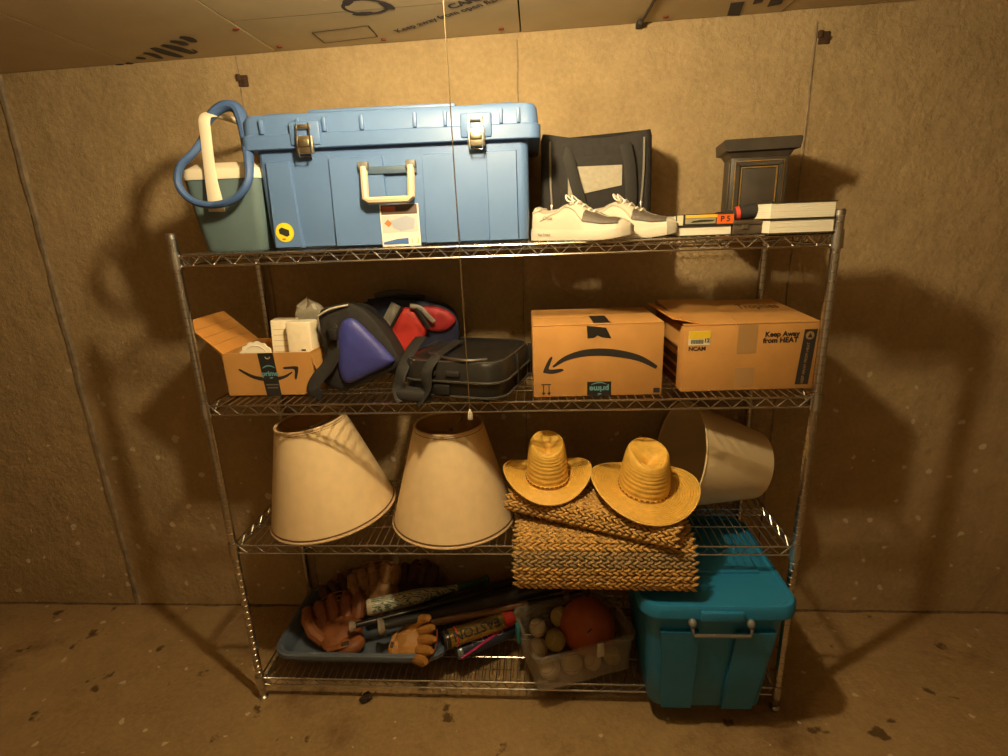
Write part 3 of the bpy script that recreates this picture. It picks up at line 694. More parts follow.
# ---- blue and black cooler bag (tipped on its corner)
M_BAGBLUE = mat('blue_nylon', (.042, .050, .27), .5, 0, .08, 12, .25, 30)
M_NAVY = mat('navy_nylon', (.014, .018, .055), .6, 0, .1, 20)
def pxz(pts, y): return [(P(a, b_, 1, y).x, P(a, b_, 1, y).z) for a, b_ in pts]
def loc_poly(poly, o): return [(x-o[0], max(z-o[1], .006)) for x, z in poly]
bb = thing('insulated_bag', 'black insulated bag with a bright blue front panel slumped beside the open carton', 'bag', (-.49, .14, Z2))
org = (-.49, Z2)
Yb = .12
body = [(319, 314), (333, 306), (352, 304), (372, 318), (396, 352), (398, 366), (372, 380), (350, 390), (336, 391), (322, 378), (324, 350)]
mb = MB(); puffy(mb, loc_poly(pxz(body, Yb), org), Yb-.14, Yb-.14+.13, .012); mb.build('body', M_BLACKFAB, bb)
pan = [(340, 327), (346, 319), (356, 320), (374, 337), (391, 355), (394, 362), (380, 370), (360, 379), (348, 383), (341, 377), (337, 352)]
mb = MB(); puffy(mb, loc_poly(pxz(pan, Yb-.012), org), Yb-.14-.012, Yb-.14+.02, .022); mb.build('front_panel', M_BAGBLUE, bb)
def strap(parent, pts, y, wd=.016, m=M_WEB, name='strap', org=org, yo=.14, flat=.12, up=(0, 1, 0)):
    q = [P(a, b_, 1, yy).copy() for (a, b_), yy in zip(pts, y)]
    MB().tube(spline([(v.x-org[0], v.y-yo, v.z-org[1]) for v in q], 7), wd, 8, flat=flat, up=up).build(name, m, parent)
strap(bb, [(330, 338), (334, 352), (328, 366), (318, 378), (313, 390), (322, 396)], [.09, .085, .08, .07, .06, .05], .020)
strap(bb, [(328, 322), (335, 330), (332, 345), (338, 352)], [.08, .075, .08, .09], .012)
strap(bb, [(318, 316), (330, 309), (348, 305)], [.10, .10, .11], .0028, mat('piping', (.60, .54, .42), .5), 'piping', flat=1, up=None)
MB().box((P(334, 334, 1, .07).x-org[0], -.075, P(334, 334, 1, .07).z-org[1]), (.026, .012, .034), .003).build('buckle', M_BLACK, bb)

# ---- red, grey and navy cooler bag behind
rb = thing('cooler_bag', 'red cooler bag with grey trim and navy side leaning behind the black case', 'bag', (-.32, .30, Z2))
org2 = (-.32, Z2); Yr = .29
body = [(352, 312), (370, 301), (400, 299), (440, 305), (458, 322), (456, 352), (440, 382), (392, 384), (368, 350)]
mb = MB(); puffy(mb, loc_poly(pxz(body, Yr), org2), Yr-.30, Yr-.30+.14, .012); mb.build('body', M_NAVY, rb)
redp = [(402, 309), (413, 309), (428, 322), (424, 338), (408, 352), (397, 358), (385, 346), (392, 325)]
mb = MB(); puffy(mb, loc_poly(pxz(redp, Yr-.02), org2), Yr-.30-.026, Yr-.30+.02, .018); mb.build('front_panel', mat('red_nylon', (.55, .035, .025), .6, 0, .1, 18, .25, 40), rb)
redt = [(418, 309), (432, 306), (448, 311), (456, 320), (446, 330), (430, 330), (424, 320)]
mb = MB(); puffy(mb, loc_poly(pxz(redt, Yr-.01), org2), Yr-.30-.018, Yr-.30+.03, .014); mb.build('top_panel', mat('red_nylon2', (.40, .025, .03), .6, 0, .1, 18, .25, 40), rb)
strap(rb, [(396, 304), (389, 318), (380, 334), (376, 342)], [Yr-.035]*4, .017, mat('grey_trim', (.26, .24, .20), .6), 'trim', org2, .30, .25)
strap(rb, [(402, 307), (394, 322), (384, 342)], [Yr-.045]*3, .005, M_INK, 'piping', org2, .30, 1, None)
strap(rb, [(410, 306), (420, 308), (428, 316), (434, 322)], [Yr-.05]*4, .008, mat('grey_trim', (.26, .24, .20), .6), 'trim', org2, .30, .4)
strap(rb, [(416, 308), (422, 318), (429, 328)], [Yr-.05]*3, .008, M_WEB, 'zipper_band', org2, .30, .4)
strap(rb, [(368, 301), (385, 299), (405, 297), (425, 297)], [Yr+.02]*4, .006, M_WEB, 'carry_strap', org2, .30, .6)
strap(rb, [(375, 297), (392, 293), (412, 295), (440, 305)], [Yr+.05]*4, .012, mat('grey_web', (.13, .12, .10), .8), 'carry_strap', org2, .30, .5)

# ---- black hard case
cs_ = thing('hard_case', 'black hard plastic case with rounded corners lying near the front of the shelf', 'case', (-.100, .148, Z2), (0, 0, math.radians(-15)))
CWd, CDp, CHt = .330, .34, .128
M_CASE = mat('case_black', (.018, .017, .015), .32, 0, .1, 30)
MB().loft([rrect(CWd-.05, CDp-.05, .05, .008, 7), rrect(CWd-.02, CDp-.02, .06, .014, 7), rrect(CWd-.006, CDp-.006, .065, .06, 7), rrect(CWd-.008, CDp-.008, .065, .062, 7)]).build('lower_shell', M_CASE, cs_)
MB().loft([rrect(CWd-.012, CDp-.012, .065, .062, 7), rrect(CWd-.004, CDp-.004, .067, .066, 7), rrect(CWd-.010, CDp-.010, .065, .112, 7), rrect(CWd-.024, CDp-.024, .06, .122, 7), rrect(CWd-.06, CDp-.06, .05, .123, 7), rrect(CWd-.075, CDp-.075, .045, .118, 7)]).build('upper_shell', M_CASE, cs_)
for z in (.020, .064, .120):
    MB().tube([Vector(v) for v in rrect(CWd+.000 if z < .1 else CWd-.022, CDp+.000 if z < .1 else CDp-.022, .065, z, 7)], .0036, 6, True).build('rim', mat('case_rim', (.05, .046, .04), .3), cs_)
for x in (-.06, .015): MB().box((x, -CDp/2+.001, .088), (.044, .010, .016), .003).build('grip_slot', M_INK, cs_)
MB().box((-.02, -CDp/2-.002, .040), (.05, .012, .03), .004).build('latch', M_BLACK, cs_)
mb = MB().box((CWd/2-.001, -.02, .07), (.012, .012, .10), .003).box((CWd/2-.001, .12, .07), (.012, .012, .10), .003); mb.build('side_rib', M_CASE, cs_)
for (x, y) in ((-.10, -.13), (.10, -.13), (-.10, .13), (.10, .13)): MB().lathe([(.0, 0), (.012, 0), (.014, .012), (.0, .012)], 12, Matrix.Translation((x, y, 0))).build('foot', M_BLACK, cs_)
MB().tube(spline([(-.09, -.10, .130), (-.02, -.15, .132), (.06, -.165, .130), (.11, -.135, .128)], 8), .004, 8).build('carry_bail', M_CHROME_DULL, cs_)
# webbing straps draped over the case corner
MB().tube(spline([(-.06, .06, .135), (-.055, -.06, .132), (-.045, -.15, .130), (-.055, -.190, .10), (-.060, -.196, .04), (-.085, -.205, .0)], 8), .018, 8, flat=.1, up=(0, -.3, 1)).build('strap', M_WEB, cs_)
MB().tube(spline([(-.155, -.02, .16), (-.150, -.10, .135), (-.150, -.165, .09), (-.155, -.185, .04), (-.135, -.20, .005)], 8), .020, 8, flat=.12, up=(0, -.3, 1)).build('strap', M_WEB, cs_)
MB().box((-.11, -.17, .020), (.10, .07, .036), .012, 3).build('strap_bundle', M_BLACKFAB, cs_)

# ---- closed carton standing upside down
kw, kh, kd = .375, .212, .275
a_ = P(531, 398, 2, Z2); b_ = P(661, 394, 2, Z2)
kc = thing('carton', 'brown cardboard carton standing upside down with a big printed black arrow', 'cardboard box', (.286, .026+kd/2, Z2), (0, 0, math.radians(1.5)))
MB().box((0, 0, kh/2), (kw, kd, kh), .003, 2).build('body', M_CARD, kc)
MB().box((0, -kd/4-.001, kh+.002), (kw-.004, kd/2-.003, .004), .001, 1).build('flap', M_CARD, kc, smooth=False)
MB().box((0, kd/4+.001, kh+.002), (kw-.004, kd/2-.003, .004), .001, 1).build('flap', M_CARD, kc, smooth=False)
ky = -kd/2-.0007
arrow_smile(kc, ky, [(.170, .083), (.115, .113), (.04, .130), (-.03, .132), (-.09, .118), (-.130, .092)], .022, [(-.136, .122), (-.146, .108), (-.157, .083), (-.156, .075), (-.128, .072), (-.100, .080), (-.106, .086), (-.140, .085), (-.138, .100), (-.131, .120)])
t1 = MB().prism([(-.033, kh-.001), (.022, kh-.008), (.038, kh-.040), (.012, kh-.036), (-.002, kh-.030), (-.012, kh-.037), (-.030, kh-.038)], ky, ky+.0006).build('torn_tape', M_TAPE, kc, smooth=False)
MB().box((.012, -kd/4, kh+.0045), (.048, kd/2-.02, .0008)).build('torn_tape', M_TAPE, kc, smooth=False)
t2 = MB().prism([(-.030, .0), (.040, .0), (.040, .044), (-.030, .044)], ky, ky+.0006).build('tape', M_TAPE, kc, smooth=False)
text('prime', .024, M_TEALINK, t2, FRONT(.005, ky-.0006, .022, PI), 'tape_print', bold=.0007)
arrow_smile(t2, ky-.0009, [(-.018, .036), (-.002, .041), (.012, .041), (.026, .036)], .0035, [(.0, .006), (.006, .004), (.012, .007), (.006, .009)], M_TEALINK, 'tape_print')
mb = MB()
for x in (-.158, -.142):
    mb.box((x, ky, .024), (.0025, .0006, .026)); mb.prism([(x-.006, .014), (x, .006), (x+.006, .014)], ky-.0003, ky+.0003)
mb.box((-.150, ky, .039), (.028, .0006, .0025)); mb.build('printed_arrows', M_INK, kc, smooth=False)
MB().box((.172, ky, .014), (.018, .0008, .014)).build('printed_mark', M_INK, kc, smooth=False)

# ---- larger carton with loose top flaps
qw, qh, qd = .384, .196, .315
qc = thing('carton', 'brown cardboard carton with yellow sticker and a loose top flap by the post', 'cardboard box', (.722, .058+qd/2, Z2), (0, 0, math.radians(2.4)))
MB().box((0, 0, qh/2), (qw, qd, qh), .003, 2).build('body', M_CARD, qc)
qy = -qd/2-.0007
for (x0, x1_, ang, z) in ((-qw/2, -.040, 5.0, 0), (-.036, qw/2, 3.6, .0)):
    M_ = Matrix.Translation(((x0+x1_)/2, -qd/2+.002, qh+.001)) @ Matrix.Rotation(math.radians(ang), 4, 'X')
    MB().box((0, qd/2, .002), (x1_-x0, qd, .004), .001, 1, M_).build('flap', M_CARD, qc, smooth=False)
f2 = MB().box((0, .0, .002), (.11, qd*.96, .004), .001, 1, Matrix.Translation((-qw/2+.02, 0, qh+.010)) @ Matrix.Rotation(math.radians(12), 4, 'Y')).build('flap', M_CARDIN, qc, smooth=False)
text('Trophies', .085, mat('marker', (.09, .045, .02), .7), qc, Matrix.Translation((.096, .045, qh+.0190)) @ Matrix.Rotation(math.radians(3.6), 4, 'X'), 'handwriting', shear=.25, bold=.0004, sx=.42)
text('Keep Away', .021, M_INK, qc, FRONT(.088, qy, qh-.030), 'printed_words', bold=.0007)
text('from HEAT', .021, M_INK, qc, FRONT(.085, qy, qh-.048), 'printed_words', bold=.0007)
pn = MB().prism([(.140, .014), (.178, .014), (.187, qh-.018), (.151, qh-.018)], qy, qy+.0006).build('printed_panel', M_INK, qc, smooth=False)
text('KEEP AWAY FROM HEAT', .011, mat('panel_ink', (.30, .18, .07), .6), pn, FRONT(.163, qy-.0006, .078, math.radians(-87)), 'panel_print')
MB().lathe([(.0, 0), (.012, 0), (.012, .0006), (.0, .0006)], 20, FRONT(.167, qy-.0002, qh-.036)).build('panel_print', mat('panel_ink', (.30, .18, .07), .6), pn)
MB().prism([(.160, qh-.042), (.174, qh-.042), (.167, qh-.028)], qy-.0014, qy-.0009).build('panel_print', M_INK, pn, smooth=False)
ys = MB().prism([(-.178, qh-.055), (-.116, qh-.055), (-.116, qh-.014), (-.178, qh-.014)], qy-.0002, qy+.0006).build('price_sticker', mat('sticker_white', (.75, .70, .55), .5), qc, smooth=False)
MB().prism([(-.178, qh-.036), (-.116, qh-.036), (-.116, qh-.014), (-.178, qh-.014)], qy-.0008, qy-.0003).build('sticker_print', mat('sticker_yellow', (.78, .55, .03), .5), ys, smooth=False)
text('12', .016, M_INK, ys, FRONT(-.126, qy-.0012, qh-.042), 'sticker_print', bold=.0004)
mb = MB()
for i in range(14): mb.box((-.170+.0026*i, qy-.0006, qh-.045), (.0012 if i % 3 else .0018, .0004, .012))
mb.build('sticker_print', M_INK, ys, smooth=False)
text('NCAM', .017, M_INK, qc, FRONT(-.152, qy, qh-.066), 'printed_words', bold=.0006)
for (z0, z1) in ((.012, .070), (.112, qh)): MB().prism([(-.038, z0), (.018, z0), (.018, z1), (-.038, z1)], qy, qy+.0006).build('packing_tape', M_PTAPE, qc, smooth=False)
lx = -qw/2-.0007
mb = MB()
for i in range(4): mb.box((lx, -.02, .02+.034*i), (.0008, .17, .022 if i < 3 else .010))
mb.build('side_print', mat('side_ink', (.10, .05, .02), .7), qc, smooth=False)

# ================================================================== THIRD SHELF
M_SHADE = mat('pleated_linen', (.86, .66, .38), .8, 0, .04, 30)
M_SHADEIN = mat('shade_lining', (.55, .33, .10), .6)
M_TRIM = mat('shade_trim', (.72, .52, .30), .7)
M_TRIMD = mat('shade_trim_dark', (.16, .07, .025), .7)
def lampshade(loc, rot, rb_, rt_, h, label):
    t = thing('lampshade', label, 'lampshade', loc, rot, 'pleated lampshades')
    n = 300; prof = [i/10 for i in range(11)]
    mb = MB(); rings = []
    for q in prof:
        r = rb_+(rt_-rb_)*q; rings.append([((r+(.0012 if j % 2 else 0))*math.cos(2*PI*j/n), (r+(.0012 if j % 2 else 0))*math.sin(2*PI*j/n), h*q) for j in range(n)])
    mb.loft(rings, False, False).build('pleated_cover', M_SHADE, t, angle=60)
    mb = MB(); mb.lathe([(rb_+(rt_-rb_)*q-.003, h*q) for q in prof], 64, caps=False).build('lining', M_SHADEIN, t)
    for (r, z) in ((rb_, .0045), (rt_, h-.004)):
        k = [(r*math.cos(2*PI*j/64), r*math.sin(2*PI*j/64), z) for j in range(64)]
        MB().tube(k, .0048, 8, True).build('trim', M_TRIM, t)
        s = 1 if z < .1 else -1
        k = [((r+(-.0095 if s > 0 else .0025)*(abs(rt_-rb_)/h)+.002)*math.cos(2*PI*j/64), (r+(-.0095 if s > 0 else .0025)*(abs(rt_-rb_)/h)+.002)*math.sin(2*PI*j/64), z+s*.009) for j in range(64)]
        MB().tube(k, .0022, 6, True).build('piping', M_TRIMD, t)
    mb = MB().lathe([(.014, h-.035), (.016, h-.035), (.016, h-.032), (.014, h-.032)], 20, caps=False)
    for i in range(3):
        a = 2*PI*i/3+.9; mb.tube([(.015*math.cos(a), .015*math.sin(a), h-.033), (rt_*.7*math.cos(a), rt_*.7*math.sin(a), h-.028), ((rt_-.002)*math.cos(a), (rt_-.002)*math.sin(a), h-.006)], .0018, 6)
    mb.build('spider_fitting', M_CHROME_DULL, t); return t
lampshade((-.620, .185, Z3+.025), (math.radians(2), math.radians(-6.5), 0), .216, .114, .350, 'pleated cream lampshade tilted on its rim near the rack post')
lampshade((-.188, .182, Z3), (0, 0, .3), .212, .113, .350, 'pleated cream lampshade standing level beside the folded rugs')

# ---- folded woven rugs: rows of braided straw following a folded profile
M_STRAW = mat('braid_straw', (.56, .33, .095), .8, 0, .22, 60)
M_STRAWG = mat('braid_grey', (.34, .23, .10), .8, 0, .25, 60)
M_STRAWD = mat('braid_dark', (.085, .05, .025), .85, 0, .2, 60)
def braid_mesh(length, pitch, rw, m, seed):
    random.seed(seed); mb = MB(); n = int(length/pitch)
    for i in range(n):
        x = -length/2+pitch*(i+.5)
        for s in (-1, 1):
            R = Matrix.Rotation(s*math.radians(24+random.uniform(-6, 6)), 4, 'Z') @ Matrix.Rotation(random.uniform(-.15, .15), 4, 'Y')
            ellipsoid(mb, (x+random.uniform(-.001, .001)+(pitch*.25*s), s*rw*.38, random.uniform(-.0012, .0012)), (pitch*.72, rw*.40, rw*.46), 6, 4, R=R)
    me = bpy.data.meshes.new('braid_row'); me.from_pydata(mb.v, [], mb.f); me.shade_smooth(); me.materials.append(m); return me
def rug(label, loc, rot, length, path, rw, pitch, colours, seed):
    t = thing('folded_rug', label, 'rug', loc, rot)
    meshes = {k: [braid_mesh(length, pitch, rw, mm, seed+q+9*i) for q in range(2)] for i, (k, mm) in enumerate((('s', M_STRAW), ('g', M_STRAWG), ('d', M_STRAWD)))}
    pts = spline([(0, y, z) for y, z in path], 24)
    acc = 0; nxt = 0; k = 0
    for a, b_ in zip(pts, pts[1:]):
        seg = (b_-a).length
        while nxt <= acc+seg:
            p = a.lerp(b_, (nxt-acc)/seg); d = (b_-a).normalized()
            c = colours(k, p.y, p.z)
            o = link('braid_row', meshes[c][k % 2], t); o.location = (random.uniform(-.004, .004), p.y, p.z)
            o.rotation_euler = (math.atan2(d.z, d.y), 0, random.uniform(-.004, .004))
            nxt += rw*1.72; k += 1
        acc += seg
    return t
# profiles (y,z) relative to the shelf top: the front hangs over the shelf edge
low = [(.33, .010), (.15, .010), (-.045, .009), (-.078, .002), (-.098, -.026), (-.110, -.052), (-.122, -.062), (-.132, -.050), (-.136, -.015), (-.134, .025), (-.120, .058), (-.085, .076), (-.02, .080), (.12, .080), (.30, .080)]
rug('braided straw rug folded flat on the wire shelf with its fold hanging over the edge', (.312, 0, Z3), (0, 0, math.radians(-1)), .545, low, .0135, .021,
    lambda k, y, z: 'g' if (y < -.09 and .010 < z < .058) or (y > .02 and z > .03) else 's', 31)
upr = [(.27, .010), (.12, .010), (.02, .009), (-.004, .014), (-.010, .032), (-.002, .052), (.02, .062), (.12, .064), (.27, .062)]
rug('smaller braided straw rug laid askew on the lower folded rug under the hats', (.255, -.060, Z3+.090), (math.radians(1), math.radians(4.2), math.radians(-18)), .52, upr, .0125, .020,
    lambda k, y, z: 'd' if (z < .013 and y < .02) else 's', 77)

# ---- straw hats
M_HAT = mat('straw', (.74, .44, .075), .6, 0, .10, 50, .3, 160)
M_HATB = mat('hat_cord', (.16, .075, .02), .8)
def hat(loc, rot, bx_, by_, crx, cry, ch, curl, label, seed):
    t = thing('straw_hat', label, 'hat', loc, rot, 'straw hats on the rugs')
    nu = 72; rings = []
    prof = []
    for i in range(61): prof.append(('b', 1-i/60))           # brim from edge inwards
    for i in range(1, 71): prof.append(('c', i/70))
    for i in range(1, 8): prof.append(('t', i/8))
    for kind, q in prof:
        rr = []
        for j in range(nu):
            a = 2*PI*j/nu; c, s = math.cos(a), math.sin(a)
            rip = .0011*math.sin(q*PI*2*12)
            if kind == 'b':
                x = c*(crx+(bx_-crx)*q); y = s*(cry+(by_-cry)*q)
                z = curl*q**1.6*(abs(c)**2.2)*1.0 - .012*q*(abs(s)**2)+rip
            else:
                k = 1-.26*q**1.4 if kind == 'c' else (1-.26)*(1-q*.98)
                kx, ky_ = k, k
                if kind == 'c':      # front pinch: narrower in front at the top
                    pin = q**2*.30*max(0, -s)**1.0*abs(c)
                    kx = k*(1-.55*pin)
                gr = 1+(rip*14 if kind == 'c' else 0)*max(0, 1-q); x = c*crx*kx*gr; y = s*cry*ky_*gr
                hh = ch*(.92+.08*s)  # a little higher at the back
                if kind == 'c': z = hh*math.sin(q*PI/2)**.85
                else:
                    z = hh-.020*math.sin(q*PI/2)*(1-.6*max(0, abs(c)-.6))-.012*q*max(0, -s)
                if kind == 'c' and q > .6: z -= .016*((q-.6)/.4)**2*max(0, -s)**3
            rr.append((x, y, z))
        rings.append(rr)
    o = MB().loft(rings, False, True).build('hat_body', M_HAT, t, angle=80)
    sm = o.modifiers.new('thickness', 'SOLIDIFY'); sm.thickness = .003; sm.offset = -1
    MB().tube([(bx_*math.cos(a), by_*math.sin(a), curl*abs(math.cos(a))**2.2-.012*math.sin(a)**2) for a in [2*PI*j/72 for j in range(72)]], .0028, 6, True).build('brim_edge', mat('hat_edge', (.78, .50, .12), .6), t)
    bd = MB().tube([((crx+.0012)*math.cos(a)*.995, (cry+.0012)*math.sin(a)*.995, .010) for a in [2*PI*j/48 for j in range(48)]], .0026, 6, True).build('hat_band', M_HAT, t)
    mb = MB()
    for j in range(30):
        a = 2*PI*j/30; mb.box((0, 0, 0), (.010, .0035, .0042), .001, 1, Matrix.Translation(((crx+.003)*math.cos(a), (cry+.003)*math.sin(a), .010)) @ Matrix.Rotation(a+PI/2, 4, 'Z'))
    mb.build('band_stitches', M_HATB, bd); return t
hat((.140, .095, Z3+.186), (math.radians(3), math.radians(0), math.radians(4)), .140, .142, .066, .080, .142, .040, 'narrow-brimmed straw hat with tall crown beside the pleated lampshade', 1)
hat((.436, .033, Z3+.180), (math.radians(5.5), math.radians(3.5), math.radians(2)), .162, .170, .073, .086, .140, .030, 'wide straw hat tipped forward in front of the drum shade', 2)

# ---- cream drum shade lying on its side
dr = thing('drum_shade', 'plain cream tapered shade lying on its side beyond the hats', 'lampshade', (.605, .270, Z3+.187))
r1, r2, dl = .186, .120, .276
tilt = math.asin((r1-r2)/dl)
dr.rotation_euler = Euler((0, math.radians(90)+tilt, math.radians(7)), 'XYZ')
dr.rotation_euler = (Matrix.Rotation(math.radians(8), 4, 'Z') @ Matrix.Rotation(math.radians(90)+tilt*.92, 4, 'Y')).to_euler()
M_DRUM = mat('cream_paper', (.76, .61, .37), .45)
prof = [(r1, 0), (r1-.0005, .004)]+[(r1+(r2-r1)*q/8, dl*q/8) for q in range(1, 9)]+[(r2-.004, dl+.003)]
inn = [(r2-.006, dl)]+[(r1-.003+(r2-r1)*q/8, dl*q/8) for q in range(7, -1, -1)]
MB().lathe(prof, 72, caps=False).build('outer_cover', M_DRUM, dr)
MB().lathe(inn, 72, caps=False).build('lining', mat('drum_lining', (.64, .51, .31), .6), dr)
MB().tube([(r1*math.cos(2*PI*j/64), r1*math.sin(2*PI*j/64), 0) for j in range(64)], .0035, 8, True).build('rim', M_DRUM, dr)
MB().tube([((r2-.004)*math.cos(2*PI*j/64), (r2-.004)*math.sin(2*PI*j/64), dl) for j in range(64)], .0045, 8, True).build('rim', M_DRUM, dr)
mb = MB().lathe([(.014, dl-.02), (.017, dl-.02), (.017, dl-.017), (.014, dl-.017)], 16, caps=False)
for i in range(3): mb.tube([(.016*math.cos(2.1*i), .016*math.sin(2.1*i), dl-.018), ((r2-.004)*math.cos(2.1*i), (r2-.004)*math.sin(2.1*i), dl-.004)], .002, 6)
mb.build('spider_fitting', M_CHROME_DULL, dr)

# ================================================================== BOTTOM SHELF
# ---- teal tote
M_TEAL = mat('teal_plastic', (.016, .19, .40), .42, 0, .04, 10)
tt = thing('teal_tote', 'teal lidded plastic tote with a wire handle jutting out of the bottom shelf', 'storage box', (.637, .10, Z4))
TW, TD, THt = .417, .47, .402
rings = [rrect(TW-.075, TD-.11, .03, 0, 6), rrect(TW-.060, TD-.095, .04, .008, 6), rrect(TW-.035, TD-.055, .05, .17, 6), rrect(TW, TD, .055, THt, 6)]
MB().loft(rings).build('body', M_TEAL, tt)
for s in (-1, 1):   # raised side pilasters of the front leave a recessed middle
    vs = []
    for (z, k, y) in ((.004, 0, -TD/2+.052), (.34, 1, -TD/2+.004)):
        x0 = s*(.048+.006*k); x1_ = s*(.142+.026*k)
        vs += [(x0, y+.02, z), (x1_, y+.02, z), (x1_, y-.012, z), (x0, y-.012, z)]
    MB().add(vs, [(0, 1, 2, 3), (4, 5, 6, 7), (0, 1, 5, 4), (1, 2, 6, 5), (2, 3, 7, 6), (3, 0, 4, 7)]).build('front_panel', M_TEAL, tt, smooth=False)
rings = []
for (z, dw, r) in ((THt-.006, .040, .06), (THt-.004, .052, .065), (THt+.026, .052, .065), (THt+.036, .040, .06), (THt+.037, .02, .055), (THt+.032, .008, .05), (THt+.032, -.06, .03)):
    rings.append(rrect(TW-.006+dw, TD-.012+dw, r, z, 7))
tl = MB().loft(rings).build('lid', M_TEAL, tt)
mb = MB()
mb.box((.0, .05, THt+.034), (.34, .28, .008), .004); mb.build('lid_panel', M_TEAL, tl)
MB().box((.0, -TD/2-.026, THt+.012), (.125, .014, .034), .005).build('lid_catch', M_TEAL, tl)
hx0 = .0
hn = MB().tube([(-.082, -TD/2-.020, THt-.014), (-.084, -TD/2-.034, THt-.030), (-.080, -TD/2-.038, THt-.046), (.080, -TD/2-.038, THt-.046), (.084, -TD/2-.034, THt-.030), (.082, -TD/2-.020, THt-.014)], .0055, 8).build('handle', mat('handle_grey', (.20, .19, .18), .35, .5), tt)
for s in (-1, 1): ellipsoid(mb := MB(), (s*.083, -TD/2-.024, THt-.014), (.012, .014, .014)); mb.build('handle_mount', mat('mount_grey', (.20, .21, .20), .4), hn)

# ---- shallow blue-grey tray
M_TRAY = mat('tray_plastic', (.105, .135, .185), .42, 0, .08, 12)
ty = thing('shallow_tray', 'shallow blue-grey plastic tray holding ball gloves and bats', 'tray', (-.550, .232, Z4))
AW, AD, AH = .64, .40, .064
rings = [rrect(AW-.09, AD-.09, .05, 0), rrect(AW-.07, AD-.07, .06, .004), rrect(AW-.05, AD-.05, .06, AH-.012), rrect(AW-.012, AD-.012, .065, AH-.010), rrect(AW-.012, AD-.012, .065, AH-.016), rrect(AW, AD, .07, AH-.016), rrect(AW, AD, .07, AH-.002), rrect(AW-.006, AD-.006, .068, AH), rrect(AW-.035, AD-.035, .06, AH), rrect(AW-.045, AD-.045, .058, AH-.004), rrect(AW-.085, AD-.085, .055, .010), rrect(AW-.11, AD-.11, .04, .006)]
MB().loft(rings).build('pan', M_TRAY, ty)
MB().tube([Vector(v) for v in rrect(AW-.02, AD-.02, .062, AH, 8)], .0028, 6, True).build('rim_bead', M_TRAY, ty)

# ---- ball gloves
M_GL1 = mat('glove_brown', (.25, .085, .024), .5, 0, .25, 22, .3, 60)
M_GL2 = mat('glove_tan', (.42, .20, .045), .5, 0, .22, 22, .3, 60)
M_GL3 = mat('glove_dark', (.085, .033, .015), .55, 0, .3, 22, .3, 60)
M_LACE = mat('glove_lace', (.30, .12, .04), .6)
def glove(loc, rot, m, lace, label, s=1.0, close=.0, rest=Z4+.011):
    t = thing('ball_glove', label, 'glove', loc, rot, 'ball gloves in the tray')
    mb = MB()
    ellipsoid(mb, (0, 0, .032*s), (.088*s, .088*s, .034*s), 18, 10)
    ellipsoid(mb, (.03*s, -.065*s, .030*s), (.062*s, .045*s, .032*s), 14, 8)
    mb.build('palm', m, t)
    fi = [(-.068, 1.74, .095), (-.023, 1.62, .112), (.023, 1.50, .110), (.066, 1.36, .090)]
    for (x, a, l) in fi:
        p = []
        for i in range(6):
            q = i/5; p.append(Vector(((x+math.cos(a)*l*q)*s, (.045+math.sin(a)*l*q)*s, (.030+.050*close*q*q+.022*math.sin(q*PI*.7))*s)))
        MB().tube(p, [.024*s, .027*s, .028*s, .028*s, .025*s, .013*s], 10).build('finger', m, t)
    p = [Vector((-.065*s, -.02*s, .03*s)), Vector((-.105*s, .02*s, .045*s)), Vector((-.125*s, .065*s, (.055+.03*close)*s)), Vector((-.125*s, .105*s, (.055+.05*close)*s)), Vector((-.120*s, .118*s, (.055+.05*close)*s))]
    MB().tube(p, [.026*s, .027*s, .025*s, .021*s, .010*s], 10).build('thumb', m, t)
    wb = MB()
    for i in range(5): wb.box((-.094*s, (.055+.018*i)*s, .058*s), (.060*s, .011*s, .006*s), .002)
    for i in range(3): wb.box((-.112*s+.018*i*s, .09*s, .062*s), (.008*s, .085*s, .005*s), .002)
    wb.build('webbing', m, t)
    for i in range(3):
        y = (.105+.022*i)*s; MB().tube(spline([(-.085*s, y, .060*s), (-.03*s, y+.012*s, .078*s), (.03*s, y+.008*s, .078*s), (.085*s, y-.02*s, .058*s)], 5), .0030*s, 6).build('lacing', lace, t)
    MB().tube(spline([(-.05*s, -.075*s, .050*s), (.02*s, -.085*s, .064*s), (.08*s, -.055*s, .045*s)], 6), .010*s, 8, flat=.35).build('wrist_strap', m, t)
    MB().box((.02*s, -.082*s, .066*s), (.030*s, .018*s, .004*s), .001, 1).build('patch', mat('glove_patch', (.05, .03, .02), .5), t)
    if rest is not None:      # lowest point touches the tray floor
        Mw = Matrix.Translation(t.location) @ t.rotation_euler.to_matrix().to_4x4()
        t.location.z += rest-min((Mw @ v.co).z for c_ in t.children for v in c_.data.vertices)
    return t
TZ = Z4+.012
glove((-.650, .165, TZ), Matrix.Rotation(math.radians(14), 4, 'X') @ Matrix.Rotation(math.radians(18), 4, 'Z'), M_GL1, M_LACE, 'reddish brown leather ball glove lying palm up in the open left of the tray', .95, .6)
glove((-.545, .345, TZ+.075), (math.radians(60), math.radians(0), math.radians(15)), mat('glove_straw', (.30, .15, .045), .6, 0, .3, 40), M_LACE, 'tan ball glove standing on edge behind the patterned bat', .85, .3)
glove((-.372, .100, TZ+.046), Matrix.Rotation(math.radians(40), 4, 'X') @ Matrix.Rotation(math.radians(-96), 4, 'Z'), M_GL2, mat('lace_red', (.30, .05, .02), .6), 'yellow tan ball glove with red lacing at the tray front edge', .66, 1.5, None)
glove((-.415, .365, TZ+.03), (math.radians(20), math.radians(-10), math.radians(-20)), M_GL3, M_LACE, 'dark brown ball glove at the back of the tray by the wall', .95, .5)
glove((-.66, .345, TZ+.01), (math.radians(12), 0, math.radians(35)), M_GL3, M_LACE, 'dark worn ball glove in the rear corner of the tray', .85, .4)

